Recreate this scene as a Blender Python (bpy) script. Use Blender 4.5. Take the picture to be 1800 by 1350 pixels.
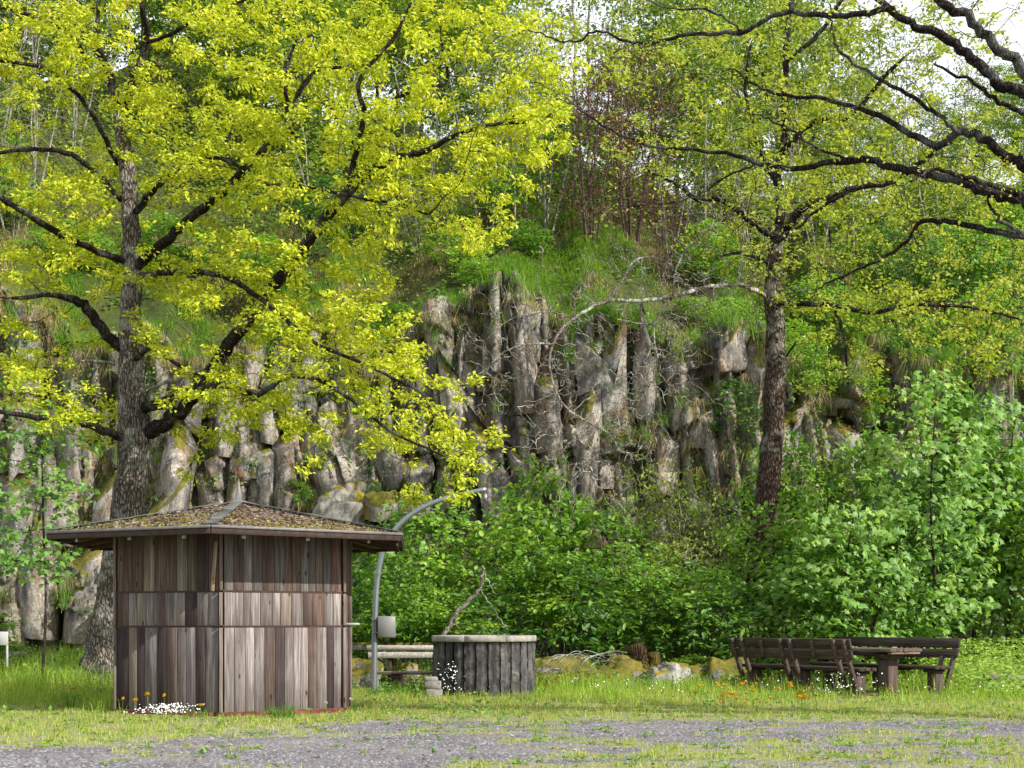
import bpy, math, random
import numpy as np
from mathutils import Vector, Matrix

for o in list(bpy.data.objects):
    bpy.data.objects.remove(o)
scene = bpy.context.scene
COL = scene.collection
rng = np.random.default_rng(7)
random.seed(7)
R = math.radians

# ---------------------------------------------------------------- camera
F = 2400.0; HY = 1095.0; EYE = 1.25
cam = bpy.data.cameras.new('camera'); camo = bpy.data.objects.new('camera', cam)
COL.objects.link(camo); scene.camera = camo
camo.location = (0, 0, EYE); camo.rotation_euler = (R(90), 0, 0)
cam.sensor_width = 36; cam.sensor_fit = 'HORIZONTAL'
cam.lens = 36 * F / 1800
cam.shift_y = (HY - 675) / 1800
cam.clip_end = 600; cam.clip_start = 0.1

# ---------------------------------------------------------------- light
SUN = Vector((0.82, -0.57, 0.68)).normalized()
sun_el = math.asin(SUN.z); sun_az = math.atan2(SUN.x, SUN.y)
w = bpy.data.worlds.new('World'); scene.world = w; w.use_nodes = True
nt = w.node_tree; nt.nodes.clear()
out = nt.nodes.new('ShaderNodeOutputWorld'); bg = nt.nodes.new('ShaderNodeBackground')
sky = nt.nodes.new('ShaderNodeTexSky'); sky.sky_type = 'NISHITA'; sky.sun_disc = False
sky.sun_elevation = sun_el; sky.sun_rotation = sun_az; sky.air_density = 1.0; sky.dust_density = 2.0
# thin bright cloud over most of the sky
tc = nt.nodes.new('ShaderNodeTexCoord'); nz = nt.nodes.new('ShaderNodeTexNoise')
nz.inputs['Scale'].default_value = 2.2; nz.inputs['Detail'].default_value = 6
rp = nt.nodes.new('ShaderNodeValToRGB'); rp.color_ramp.elements[0].position = 0.30; rp.color_ramp.elements[1].position = 0.5
rp.color_ramp.elements[0].color = (.55, .55, .55, 1); rp.color_ramp.elements[1].color = (1, 1, 1, 1)
mx = nt.nodes.new('ShaderNodeMix'); mx.data_type = 'RGBA'
mx.inputs[7].default_value = (6.6, 6.9, 7.6, 1)
nt.links.new(tc.outputs['Generated'], nz.inputs['Vector']); nt.links.new(nz.outputs['Fac'], rp.inputs['Fac'])
nt.links.new(rp.outputs['Color'], mx.inputs['Factor']); nt.links.new(sky.outputs['Color'], mx.inputs[6])
nt.links.new(mx.outputs[2], bg.inputs['Color']); bg.inputs['Strength'].default_value = 0.12
nt.links.new(bg.outputs[0], out.inputs[0])
sl = bpy.data.lights.new('sun', 'SUN'); sl.energy = 4.6; sl.angle = R(0.5); sl.color = (1.0, 0.94, 0.84)
so = bpy.data.objects.new('sun', sl); COL.objects.link(so); so.location = (30, -20, 30)
so.rotation_euler = SUN.to_track_quat('Z', 'Y').to_euler()
scene.view_settings.view_transform = 'Standard'; scene.view_settings.look = 'None'
scene.view_settings.gamma = 1; scene.view_settings.use_curve_mapping = False
scene.view_settings.exposure = 0.65
scene.render.engine = 'CYCLES'
scene.cycles.max_bounces = 4; scene.cycles.transmission_bounces = 3; scene.cycles.diffuse_bounces = 3

# ---------------------------------------------------------------- helpers
def W3(px, py, Y):
    return np.array([(px - 900) / F * Y, Y, EYE + (HY - py) / F * Y])

def tag(o, label=None, cat=None, group=None, kind=None):
    if label: o['label'] = label
    if cat: o['category'] = cat
    if group: o['group'] = group
    if kind: o['kind'] = kind
    return o

def root(name, loc=(0, 0, 0), rz=0, label=None, cat=None, group=None):
    o = bpy.data.objects.new(name, None); COL.objects.link(o)
    o.location = loc; o.rotation_euler = (0, 0, rz); o.empty_display_size = .2
    return tag(o, label, cat, group)

def make_mesh(name, V, faces, mat, smooth=False, attrs=None):
    """V (n,3); faces: list of int arrays (m,k)"""
    me = bpy.data.meshes.new(name)
    V = np.ascontiguousarray(V, dtype=np.float32)
    if not isinstance(faces, (list, tuple)): faces = [faces]
    faces = [np.asarray(f, dtype=np.int32) for f in faces if len(f)]
    me.vertices.add(len(V)); me.vertices.foreach_set('co', V.ravel())
    nl = sum(f.size for f in faces); npoly = sum(len(f) for f in faces)
    me.loops.add(nl); me.polygons.add(npoly)
    me.loops.foreach_set('vertex_index', np.concatenate([f.ravel() for f in faces]))
    starts = []; s = 0
    for f in faces:
        starts.append(s + np.arange(len(f)) * f.shape[1]); s += f.size
    me.polygons.foreach_set('loop_start', np.concatenate(starts).astype(np.int32))
    me.update(calc_edges=True)
    if smooth: me.polygons.foreach_set('use_smooth', np.ones(npoly, dtype=bool))
    if attrs:
        for k, v in attrs.items():
            a = me.attributes.new(k, 'FLOAT', 'POINT'); a.data.foreach_set('value', np.asarray(v, dtype=np.float32))
    if mat: me.materials.append(mat)
    return me

def obj(name, me, parent=None, color=None):
    o = bpy.data.objects.new(name, me); COL.objects.link(o)
    if parent: o.parent = parent
    if color: o.color = (*color, 1)
    return o

def part(name, V, faces, mat, parent=None, smooth=False, color=None, attrs=None):
    return obj(name, make_mesh(name, V, faces, mat, smooth, attrs), parent, color)

class MB:
    def __init__(s): s.v = []; s.f = {}; s.n = 0
    def add(s, V, F_):
        V = np.asarray(V, float)
        for f in F_:
            s.f.setdefault(len(f), []).append([i + s.n for i in f])
        s.v.append(V); s.n += len(V)
        return s
    def addarr(s, V, A):
        s.f.setdefault(A.shape[1], []).extend((A + s.n).tolist()); s.v.append(V); s.n += len(V); return s
    def get(s): return np.concatenate(s.v), [np.array(x) for x in s.f.values()]
    def build(s, name, mat, parent=None, smooth=False, color=None):
        V, F_ = s.get(); return part(name, V, F_, mat, parent, smooth, color)

BOXF = [(0, 3, 2, 1), (4, 5, 6, 7), (0, 1, 5, 4), (1, 2, 6, 5), (2, 3, 7, 6), (3, 0, 4, 7)]
def boxv(c, s, jit=0):
    c = np.array(c, float); s = np.array(s, float) / 2
    b = np.array([(-1, -1, -1), (1, -1, -1), (1, 1, -1), (-1, 1, -1), (-1, -1, 1), (1, -1, 1), (1, 1, 1), (-1, 1, 1)], float)
    return c + b * s + (rng.normal(0, jit, (8, 3)) if jit else 0)

def bevel_box(mb, c, s, b=.006, M=None, jit=0):
    """box with chamfered edges (24 verts, 26 faces)"""
    c = np.array(c, float); h = np.array(s, float) / 2; b = min(b, h.min() * .6)
    vs = []; idx = {}
    for sx in (-1, 1):
        for sy in (-1, 1):
            for sz in (-1, 1):
                for a in range(3):
                    p = np.array([sx, sy, sz]) * (h - b); p[a] = (sx, sy, sz)[a] * h[a]
                    idx[(sx, sy, sz, a)] = len(vs); vs.append(p)
    V = np.array(vs)
    if jit: V = V + rng.normal(0, jit, V.shape)
    faces = []
    for a in range(3):
        o1, o2 = [(1, 2), (2, 0), (0, 1)][a]
        for s_ in (-1, 1):
            q = []
            for (u, v) in ((-1, -1), (1, -1), (1, 1), (-1, 1)):
                k = [0, 0, 0]; k[a] = s_; k[o1] = u; k[o2] = v; q.append(idx[(*k, a)])
            faces.append(q if s_ > 0 else q[::-1])
        for u in (-1, 1):
            for v in (-1, 1):
                k0 = [0, 0, 0]; k1 = [0, 0, 0]; k0[a] = -1; k1[a] = 1
                k0[o1] = k1[o1] = u; k0[o2] = k1[o2] = v
                q = [idx[(*k0, o1)], idx[(*k1, o1)], idx[(*k1, o2)], idx[(*k0, o2)]]
                faces.append(q if u * v < 0 else q[::-1])
    for sx in (-1, 1):
        for sy in (-1, 1):
            for sz in (-1, 1):
                q = [idx[(sx, sy, sz, a)] for a in range(3)]
                faces.append(q if sx * sy * sz > 0 else q[::-1])
    if M is not None: V = V @ np.array(M)[:3, :3].T + (np.array(M)[:3, 3] if len(M) > 3 else 0)
    mb.add(V + c, faces); return mb

def norm(a): return a / (np.linalg.norm(a, axis=-1, keepdims=True) + 1e-9)

def frames(d):
    ref = np.where(np.abs(d[:, 2:3]) > .92, np.array([[1., 0, 0]]), np.array([[0., 0, 1.]]))
    s = norm(np.cross(d, ref)); u = np.cross(s, d)
    return s, u

def catmull(P, n):
    P = np.asarray(P, float); Q = np.vstack([2 * P[0] - P[1], P, 2 * P[-1] - P[-2]])
    out = []
    for i in range(1, len(Q) - 2):
        for t in np.linspace(0, 1, n, endpoint=False):
            a, b, c, d = Q[i - 1], Q[i], Q[i + 1], Q[i + 2]
            out.append(.5 * (2 * b + (c - a) * t + (2 * a - 5 * b + 4 * c - d) * t * t + (3 * b - a - 3 * c + d) * t ** 3))
    out.append(P[-1]); return np.array(out)

def tube(P, rad, k=10, cap=True, rough=0.0, seed=0):
    """P (n,3), rad (n,) -> V, faces"""
    P = np.asarray(P, float); n = len(P)
    d = norm(np.gradient(P, axis=0))
    s = np.zeros((n, 3)); u = np.zeros((n, 3))
    s0, u0 = frames(d[:1]); s[0] = s0[0]; u[0] = u0[0]
    for i in range(1, n):
        a = s[i - 1] - d[i] * np.dot(s[i - 1], d[i]); s[i] = a / (np.linalg.norm(a) + 1e-9); u[i] = np.cross(s[i], d[i])
    an = np.arange(k) / k * 2 * np.pi
    rr = np.asarray(rad)[:, None] * np.ones((n, k))
    if rough:
        g = np.random.default_rng(seed)
        rr = rr * (1 + rough * g.normal(0, 1, (n, k)) * .6 + rough * np.sin(an * 3 + g.random() * 6)[None] + rough * .7 * np.sin(an * 5 + np.arange(n)[:, None] * .15)[...])
    V = P[:, None] + (np.cos(an)[None, :, None] * s[:, None] + np.sin(an)[None, :, None] * u[:, None]) * rr[..., None]
    V = V.reshape(-1, 3)
    i = np.arange(n - 1)[:, None] * k; j = np.arange(k)[None]; j2 = (j + 1) % k
    Fq = np.stack([i + j, i + k + j, i + k + j2, i + j2], -1).reshape(-1, 4)
    fs = [Fq]
    if cap:
        V = np.vstack([V, P[:1], P[-1:]]); a = n * k
        t1 = np.stack([np.full(k, a), np.arange(k), (np.arange(k) + 1) % k], -1)
        t2 = np.stack([np.full(k, a + 1), (n - 1) * k + (np.arange(k) + 1) % k, (n - 1) * k + np.arange(k)], -1)
        fs.append(np.vstack([t1, t2]))
    return V, fs

def segs(A, B, ra, rb, k=4):
    """many independent tapered prisms"""
    n = len(A); d = norm(B - A); s, u = frames(d)
    an = np.arange(k) / k * 2 * np.pi
    ring = np.cos(an)[None, :, None] * s[:, None] + np.sin(an)[None, :, None] * u[:, None]
    V = np.concatenate([A[:, None] + ring * ra[:, None, None], B[:, None] + ring * rb[:, None, None]], 1).reshape(-1, 3)
    b = np.arange(n)[:, None] * 2 * k; j = np.arange(k)[None]; j2 = (j + 1) % k
    return V, np.stack([b + j, b + j2, b + k + j2, b + k + j], -1).reshape(-1, 4)

# lattice noise
_perm = np.random.default_rng(3).random(65536)
def _h(*I):
    x = np.zeros_like(I[0], dtype=np.int64)
    for q, m in zip(I, (73856093, 19349663, 83492791)): x = x ^ (q.astype(np.int64) * m)
    return _perm[(x ^ (x >> 13)) & 65535]
def noise(*C):
    I = [np.floor(c) for c in C]; f = [c - i for c, i in zip(C, I)]; f = [t * t * (3 - 2 * t) for t in f]
    I = [i.astype(np.int64) for i in I]; r = 0
    for m in range(2 ** len(C)):
        wgt = 1; J = []
        for a in range(len(C)):
            b = (m >> a) & 1; wgt = wgt * (f[a] if b else 1 - f[a]); J.append(I[a] + b)
        r = r + wgt * _h(*J)
    return r
def fbm(*C, o=4):
    r = 0; a = .5
    for i in range(o):
        r = r + a * noise(*[c * 2 ** i + 17.3 * i for c in C]); a *= .5
    return r / (1 - .5 ** o)

# ---------------------------------------------------------------- materials
def newmat(name):
    m = bpy.data.materials.new(name); m.use_nodes = True; m.node_tree.nodes.clear()
    return m, m.node_tree
class N:
    def __init__(s, t): s.t = t
    def __call__(s, kind, _out=None, **kw):
        n = s.t.nodes.new('ShaderNode' + kind)
        for k, v in kw.items():
            if k.startswith('p_'): setattr(n, k[2:], v); continue
            key = k.replace('_', ' ')
            sock = n.inputs[int(k[1:])] if (k[0] == 'i' and k[1:].isdigit()) else n.inputs[key]
            if isinstance(v, bpy.types.NodeSocket): s.t.links.new(v, sock)
            else: sock.default_value = v
        return n
    def mix(s, f, a, b, mode='MIX'):
        n = s.t.nodes.new('ShaderNodeMix'); n.data_type = 'RGBA'; n.blend_type = mode
        for i, v in ((0, f), (6, a), (7, b)):
            if isinstance(v, bpy.types.NodeSocket): s.t.links.new(v, n.inputs[i])
            else: n.inputs[i].default_value = v if i == 0 else (*v[:3], 1)
        return n.outputs[2]
    def ramp(s, f, stops):
        n = s.t.nodes.new('ShaderNodeValToRGB'); s.t.links.new(f, n.inputs[0]); e = n.color_ramp.elements
        while len(e) < len(stops): e.new(.5)
        for q, (p, c) in zip(e, stops):
            q.position = p; q.color = (*c, 1) if hasattr(c, '__len__') else (c, c, c, 1)
        return n.outputs[0]
    def math(s, op, a, b=0, c=0):
        n = s.t.nodes.new('ShaderNodeMath'); n.operation = op
        for i, v in enumerate((a, b, c)):
            if isinstance(v, bpy.types.NodeSocket): s.t.links.new(v, n.inputs[i])
            else: n.inputs[i].default_value = v
        return n.outputs[0]
    def map(s, vec, scale=(1, 1, 1), rot=(0, 0, 0)):
        n = s.t.nodes.new('ShaderNodeMapping'); s.t.links.new(vec, n.inputs[0])
        n.inputs['Scale'].default_value = scale; n.inputs['Rotation'].default_value = rot; return n.outputs[0]
    def noise(s, vec, scale, detail=5, rough=.6, dist=0):
        n = s.t.nodes.new('ShaderNodeTexNoise'); s.t.links.new(vec, n.inputs['Vector'])
        n.inputs['Scale'].default_value = scale; n.inputs['Detail'].default_value = detail
        n.inputs['Roughness'].default_value = rough; n.inputs['Distortion'].default_value = dist; return n.outputs[0]
    def voro(s, vec, scale, feat='F1', outp=0):
        n = s.t.nodes.new('ShaderNodeTexVoronoi'); n.feature = feat; s.t.links.new(vec, n.inputs['Vector'])
        n.inputs['Scale'].default_value = scale; return n.outputs[outp]
    def finish(s, col, rough=.85, h=None, dist=.02, strength=1, metal=0, spec=.3):
        b = s.t.nodes.new('ShaderNodeBsdfPrincipled'); o = s.t.nodes.new('ShaderNodeOutputMaterial')
        if isinstance(col, bpy.types.NodeSocket): s.t.links.new(col, b.inputs['Base Color'])
        else: b.inputs['Base Color'].default_value = (*col, 1)
        b.inputs['Roughness'].default_value = rough; b.inputs['Metallic'].default_value = metal
        b.inputs['Specular IOR Level'].default_value = spec
        if h is not None:
            bp = s.t.nodes.new('ShaderNodeBump'); bp.inputs['Distance'].default_value = dist; bp.inputs['Strength'].default_value = strength
            s.t.links.new(h, bp.inputs['Height']); s.t.links.new(bp.outputs[0], b.inputs['Normal'])
        s.t.links.new(b.outputs[0], o.inputs[0])

def leaf_mat(name, cols, trans=.4, gloss=.35, tmul=1.35, big=.5):
    """cols: three leaf colours, mixed leaf by leaf and in broad drifts"""
    m, t = newmat(name); n = N(t)
    g = n('NewGeometry'); tcn = n('TexCoord')
    r = g.outputs['Random Per Island']
    z = n.noise(g.outputs['Position'], big, 3)
    z2 = n.math('MULTIPLY_ADD', z, 1.2, -.1)
    ob = n('ObjectInfo').outputs['Random']
    f = n.math('ADD', n.math('MULTIPLY_ADD', r, .50, n.math('MULTIPLY', z2, .50)), n.math('MULTIPLY_ADD', ob, .30, -.15))
    c = n.ramp(f, [(.12, cols[0]), (.5, cols[1]), (.85, cols[2])])
    b = n('BsdfPrincipled', Base_Color=c, Roughness=.5); b.inputs['Specular IOR Level'].default_value = gloss
    tr = n('BsdfTranslucent', Color=n.mix(1.0, c, (tmul, tmul, tmul * .5), 'MULTIPLY'))
    ms = n('MixShader', i0=trans, i1=b.outputs[0], i2=tr.outputs[0])
    n('OutputMaterial', i0=ms.outputs[0])
    return m

def bark_mat(name, a, b, lich=(.42, .43, .40), lamt=.45, moss=None, scale=9, dist=.035):
    m, t = newmat(name); n = N(t); g = n('TexCoord').outputs['Object']
    v = n.map(g, (1, 1, .28))
    w_ = n.noise(g, 3, 3)
    dv = n('VectorMath', p_operation='ADD', i0=v, i1=n('VectorMath', p_operation='SCALE', i0=n('TexNoise', Vector=g, Scale=4.).outputs['Color'], Scale=.08).outputs[0]).outputs[0]
    e = n.voro(dv, scale * 2.2, 'DISTANCE_TO_EDGE')
    crack = n.ramp(e, [(0, 0), (.22, 1)])
    fine = n.noise(v, 40, 6, .7)
    c = n.mix(crack, a, b); c = n.mix(n.ramp(fine, [(.3, 0), (.8, 1)]), c, tuple(x * .6 for x in a))
    lm = n.ramp(n.noise(g, 2.3, 7, .75), [(.5, 0), (.58, 1)])
    c = n.mix(n.math('MULTIPLY', lm, lamt), c, lich)
    if moss:
        mm = n.ramp(n.noise(g, 1.5, 6, .7), [(.44, 0), (.56, 1)])
        c = n.mix(n.math('MULTIPLY', mm, .75), c, moss)
    h = n.math('ADD', crack, n.math('MULTIPLY', fine, .5))
    n.finish(c, .95, h, dist, 1, spec=.1)
    return m

def wood_mat(name, base=None, dark=.62, spec=.15, axis=2, bump=.004):
    """weathered grained wood; object colour sets the board's own tone"""
    m, t = newmat(name); n = N(t); oi = n('ObjectInfo'); g = n('TexCoord').outputs['Object']
    off = n('VectorMath', p_operation='SCALE', i0=n('CombineXYZ', X=oi.outputs['Random'], Y=oi.outputs['Random'], Z=oi.outputs['Random']).outputs[0], Scale=37.).outputs[0]
    p = n('VectorMath', p_operation='ADD', i0=g, i1=off).outputs[0]
    sc = [26, 26, 26]; sc[axis] = 1.1
    sc2 = [110, 110, 110]; sc2[axis] = 2.2
    a = n.noise(n.map(p, tuple(sc)), 1, 4, .65, .6); f = n.noise(n.map(p, tuple(sc2)), 1, 3, .6, .3)
    sc3 = [7, 7, 7]; sc3[axis] = .9
    bl = n.noise(n.map(p, tuple(sc3)), 1, 4, .6)
    bc = oi.outputs['Color'] if base is None else n.mix(0, base, base)
    c = n.mix(n.ramp(a, [(.38, 0), (.62, 1)]), n.mix(1, bc, (dark, dark * .95, dark * .93), 'MULTIPLY'), n.mix(1, bc, (1.25, 1.22, 1.2), 'MULTIPLY'))
    c = n.mix(n.ramp(f, [(.35, .55), (.55, 0)]), c, (.02, .015, .012))
    c = n.mix(n.ramp(bl, [(.38, .7), (.56, 0)]), c, n.mix(1, bc, (.45, .38, .37), 'MULTIPLY'))
    kn = n.voro(n.map(p, (5, 5, 5) if axis != 2 else (7, 7, 2.6)), 1); km = n.ramp(kn, [(.075, .85), (.13, 0)])
    s4 = [17, 17, 17]; s4[axis] = .5
    c = n.mix(n.ramp(n.noise(n.map(p, tuple(s4)), 1, 5, .7, 1.2), [(.52, 0), (.64, .5)]), c, (.055, .042, .04))
    c = n.mix(km, c, (.03, .016, .01))
    n.finish(c, .85, n.math('ADD', n.math('MULTIPLY', f, .6), a), bump, 1, spec=spec)
    return m

M = {}
M['oak_leaf'] = leaf_mat('oak_leaf', [(.16, .27, .02), (.45, .53, .03), (.74, .73, .07)], .38, .3, 1.3, .9)
M['gold_leaf'] = leaf_mat('gold_leaf', [(.22, .32, .03), (.42, .47, .06), (.52, .44, .12)], .42, .25, 1.3)
M['hazel_leaf'] = leaf_mat('hazel_leaf', [(.05, .14, .018), (.15, .31, .035), (.36, .50, .07)], .40, .5, 1.5, 1.3)
M['maple_leaf'] = leaf_mat('maple_leaf', [(.08, .20, .03), (.17, .33, .05), (.32, .46, .09)], .38, .6, 1.5, .9)
M['far_leaf'] = leaf_mat('far_leaf', [(.08, .16, .02), (.17, .27, .035), (.30, .36, .05)], .4, .3, 1.4, .25)
M['dusk_leaf'] = leaf_mat('dusk_leaf', [(.09, .045, .04), (.15, .075, .06), (.20, .13, .07)], .3, .3)
M['grass'] = leaf_mat('grass', [(.12, .25, .02), (.27, .41, .04), (.46, .52, .11)], .4, .3, 1.3, .7)
M['verge_grass'] = leaf_mat('verge_grass', [(.17, .26, .035), (.30, .38, .06), (.50, .46, .18)], .35, .2, 1.2, 1.2)
M['lush_grass'] = leaf_mat('lush_grass', [(.06, .17, .015), (.12, .27, .025), (.25, .38, .05)], .45, .3, 1.4, .6)
M['dry_grass'] = leaf_mat('dry_grass', [(.13, .15, .04), (.32, .26, .12), (.52, .43, .26)], .3, .1, 1.1, .8)
M['herb'] = leaf_mat('herb', [(.07, .17, .03), (.14, .28, .045), (.26, .38, .08)], .35, .4, 1.4, 1.2)
M['bright_herb'] = leaf_mat('bright_herb', [(.14, .27, .04), (.27, .42, .06), (.42, .52, .12)], .4, .3, 1.3, 1.2)
M['spring_leaf'] = leaf_mat('spring_leaf', [(.16, .27, .03), (.30, .40, .06), (.46, .50, .09)], .4, .3, 1.3, 1.2)
M['elder_leaf'] = leaf_mat('elder_leaf', [(.03, .09, .015), (.07, .18, .025), (.17, .31, .04)], .35, .6, 1.4, 1.2)
M['litter'] = leaf_mat('litter', [(.10, .085, .055), (.20, .165, .12), (.35, .31, .25)], .1, .1, 1.0, 3)
M['moss_tuft'] = leaf_mat('moss_tuft', [(.12, .12, .015), (.25, .23, .02), (.36, .32, .05)], .2, .1, 1.0, 2)
M['bark'] = bark_mat('bark', (.06, .048, .04), (.34, .29, .25), (.46, .46, .43), .6)
M['brown_bark'] = bark_mat('brown_bark', (.03, .02, .015), (.15, .10, .075), (.36, .35, .31), .5)
M['limb_bark'] = bark_mat('limb_bark', (.014, .01, .009), (.06, .046, .04), (.24, .25, .23), .35, None, 12, .02)
M['twig'] = bark_mat('twig', (.02, .015, .012), (.07, .055, .045), (.22, .22, .20), .35, None, 14, .006)
M['dead_bark'] = bark_mat('dead_bark', (.16, .12, .09), (.36, .33, .29), (.52, .53, .49), .8, None, 14, .012)
M['pale_bark'] = bark_mat('pale_bark', (.12, .10, .08), (.42, .38, .33), (.5, .5, .46), .5, None, 8, .01)
M['dusk_twig'] = bark_mat('dusk_twig', (.06, .035, .03), (.14, .09, .08), (.25, .22, .2), .3, None, 14, .006)
M['board'] = wood_mat('board')
M['bench_wood'] = wood_mat('bench_wood', None, .45, .1, 0)
M['grey_wood'] = wood_mat('grey_wood', (.40, .37, .34), .45, .1, 0)

def simple(name, col, rough=.6, metal=0, var=.25, sc=12, bump=.002):
    m, t = newmat(name); n = N(t); g = n('TexCoord').outputs['Object']
    z = n.noise(g, sc, 6, .65)
    c = n.mix(n.ramp(z, [(.3, 0), (.7, 1)]), tuple(x * (1 - var) for x in col), tuple(min(1, x * (1 + var * .5)) for x in col))
    n.finish(c, rough, z, bump, 1, metal); return m
M['steel'] = simple('steel', (.24, .26, .28), .42, .6, .15, 20, .0006)
M['box_grey'] = simple('box_grey', (.20, .20, .195), .5, .1, .06, 8, .0004)
M['white'] = simple('white', (.4, .4, .4), .5, 0, .12, 10)
M['drip'] = simple('drip', (.17, .165, .165), .55, .2, .3, 14)
M['hipcap'] = simple('hipcap', (.115, .115, .105), .8, 0, .4, 9, .004)
M['redwood'] = wood_mat('redwood', (.20, .075, .05), .5, .15, 0)
M['darkwood'] = simple('darkwood', (.055, .034, .028), .85, 0, .5, 14, .003)
M['concrete'] = simple('concrete', (.33, .31, .27), .9, 0, .45, 9, .006)
M['block'] = simple('block', (.25, .235, .215), .9, 0, .4, 12, .006)
M['flower_white'] = simple('flower_white', (.85, .85, .82), .7, 0, .05)
M['flower_yellow'] = simple('flower_yellow', (.80, .48, .01), .7, 0, .2)
M['flower_orange'] = simple('flower_orange', (.85, .46, .05), .7, 0, .2)
M['clock'] = simple('clock', (.62, .60, .55), .9, 0, .1)
M['stem'] = simple('stem', (.14, .22, .04), .7, 0, .2)
M['glass'] = simple('glass', (.05, .05, .05), .2, 0, .1)

def stone_mat(name, dark, light, warm, moss=.55, mosscol=((.13, .13, .015), (.30, .22, .02)), lich=.5, sc=1.0, rust=.0, flow=0.3):
    m, t = newmat(name); n = N(t); G = n('NewGeometry'); g = G.outputs['Position']; nz_ = n('SeparateXYZ', i0=G.outputs['Normal']).outputs[2]
    a = n.noise(g, .9 * sc, 8, .68, .4); f = n.noise(g, 14 * sc, 8, .75)
    st = n.noise(n.map(g, (2.2 * sc, 2.2 * sc, .9 * sc)), 1, 7, .7)
    c = n.mix(n.ramp(a, [(.36, 0), (.64, 1)]), light, warm)
    c = n.mix(n.ramp(st, [(.42, .85), (.56, 0)]), c, dark)
    c = n.mix(n.ramp(f, [(.36, .65), (.6, 0)]), c, tuple(x * .6 for x in dark))
    # pale lichen crusts
    lv = n.noise(g, 2.1 * sc, 9, .8, 1.0)
    lm = n.math('MULTIPLY', n.ramp(lv, [(.56, 0), (.60, 1)]), lich)
    c = n.mix(lm, c, (.56, .57, .55))
    if rust:
        rm = n.ramp(n.noise(n.map(g, (1.1, 1.1, .35)), 1, 7, .75, .8), [(.53, 0), (.60, 1)])
        c = n.mix(n.math('MULTIPLY', rm, rust), c, (.17, .075, .02))
    # hairline joints
    e = n.voro(n.map(g, (1.6 * sc, 1.6 * sc, .75 * sc), (.2, .3, 0)), 1, 'DISTANCE_TO_EDGE')
    cr = n.ramp(e, [(0, 1), (.012, 0)])
    c = n.mix(n.math('MULTIPLY', cr, .35), c, (.05, .04, .035))
    mn = n.noise(g, 1.7, 7, .72)
    up = n.math('MULTIPLY_ADD', nz_, .55, n.math('MULTIPLY', mn, 1.1))
    mm = n.ramp(up, [(1.16 - moss, 0), (1.24 - moss, 1)])
    mc = n.mix(n.ramp(n.noise(g, 5, 6, .7), [(.4, 0), (.62, 1)]), mosscol[0], mosscol[1])
    c = n.mix(mm, c, mc)
    h = n.math('ADD', n.math('MULTIPLY', f, .5), n.math('SUBTRACT', n.math('MULTIPLY', a, .8), n.math('MULTIPLY', cr, .5)))
    n.finish(c, .93, h, .035 / sc, .8, spec=.15)
    return m
M['rock'] = stone_mat('rock', (.075, .072, .07), (.31, .30, .29), (.48, .41, .335), .34, ((.07, .085, .012), (.20, .155, .03)), rust=.5, lich=.55)
M['rock_back'] = stone_mat('rock_back', (.06, .058, .058), (.27, .26, .25), (.44, .37, .30), .40, ((.06, .08, .012), (.17, .13, .03)), rust=.5, lich=.4)
M['boulder'] = stone_mat('boulder', (.13, .12, .11), (.36, .34, .33), (.38, .34, .30), .62, ((.07, .085, .012), (.19, .15, .03)), rust=.4, lich=.3, sc=2.5)
M['bare_boulder'] = stone_mat('bare_boulder', (.16, .15, .14), (.42, .40, .39), (.44, .40, .36), .3, lich=.3, sc=3)
M['palisade'] = stone_mat('palisade', (.03, .03, .032), (.105, .105, .115), (.18, .165, .14), .1, lich=.12, sc=2.5)

def ground_mat():
    m, t = newmat('ground'); n = N(t); g = n('TexCoord').outputs['Object']
    at = n('Attribute', p_attribute_name='green').outputs['Fac']
    v1 = n.voro(g, 55, 'F1', 1); v1d = n.voro(g, 55)
    v2 = n.voro(g, 120, 'F1', 1)
    s1 = n('SeparateColor', i0=v1).outputs[0]; s2 = n('SeparateColor', i0=v2).outputs[1]
    grav = n.ramp(s1, [(0, (.10, .095, .10)), (.45, (.165, .16, .175)), (.8, (.25, .235, .25)), (1, (.42, .39, .39))])
    grav = n.mix(n.ramp(s2, [(.4, 0), (.9, .6)]), grav, (.30, .27, .26))
    grav = n.mix(n.ramp(v1d, [(.35, 0), (.7, .8)]), grav, (.05, .045, .045))
    lar = n.noise(g, .7, 5, .6)
    grav = n.mix(n.ramp(lar, [(.42, 0), (.66, .5)]), grav, (.36, .30, .25))
    soil = n.mix(n.ramp(n.noise(g, 30, 6, .7), [(.35, 0), (.65, 1)]), (.14, .12, .07), (.40, .36, .20))
    mos = n.mix(n.ramp(n.noise(g, 14, 6, .7), [(.35, 0), (.65, 1)]), (.17, .21, .05), (.36, .40, .12))
    soil = n.mix(n.ramp(n.noise(g, 2.3, 6, .7), [(.38, 0), (.55, 1)]), soil, mos)
    br = n.math('ADD', at, n.math('MULTIPLY_ADD', n.noise(g, 5, 8, .8), 1.0, -.5))
    c = n.mix(n.ramp(br, [(.42, 0), (.56, 1)]), grav, soil)
    h = n.math('ADD', n.math('MULTIPLY', v1d, -1), n.math('MULTIPLY', n.noise(g, 20, 6, .7), .8))
    n.finish(c, .95, h, .02, 1, spec=.15); return m
M['ground'] = ground_mat()
def hill_mat():
    m, t = newmat('hill'); n = N(t); g = n('NewGeometry').outputs['Position']
    a = n.noise(g, .5, 7, .7); b = n.noise(g, 4, 7, .75)
    c = n.mix(n.ramp(a, [(.38, 0), (.6, 1)]), (.035, .045, .012), (.12, .09, .05))
    c = n.mix(n.ramp(b, [(.4, 0), (.62, 1)]), c, (.06, .10, .02))
    n.finish(c, .95, b, .12, 1, spec=.1); return m
M['hill'] = hill_mat()
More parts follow.
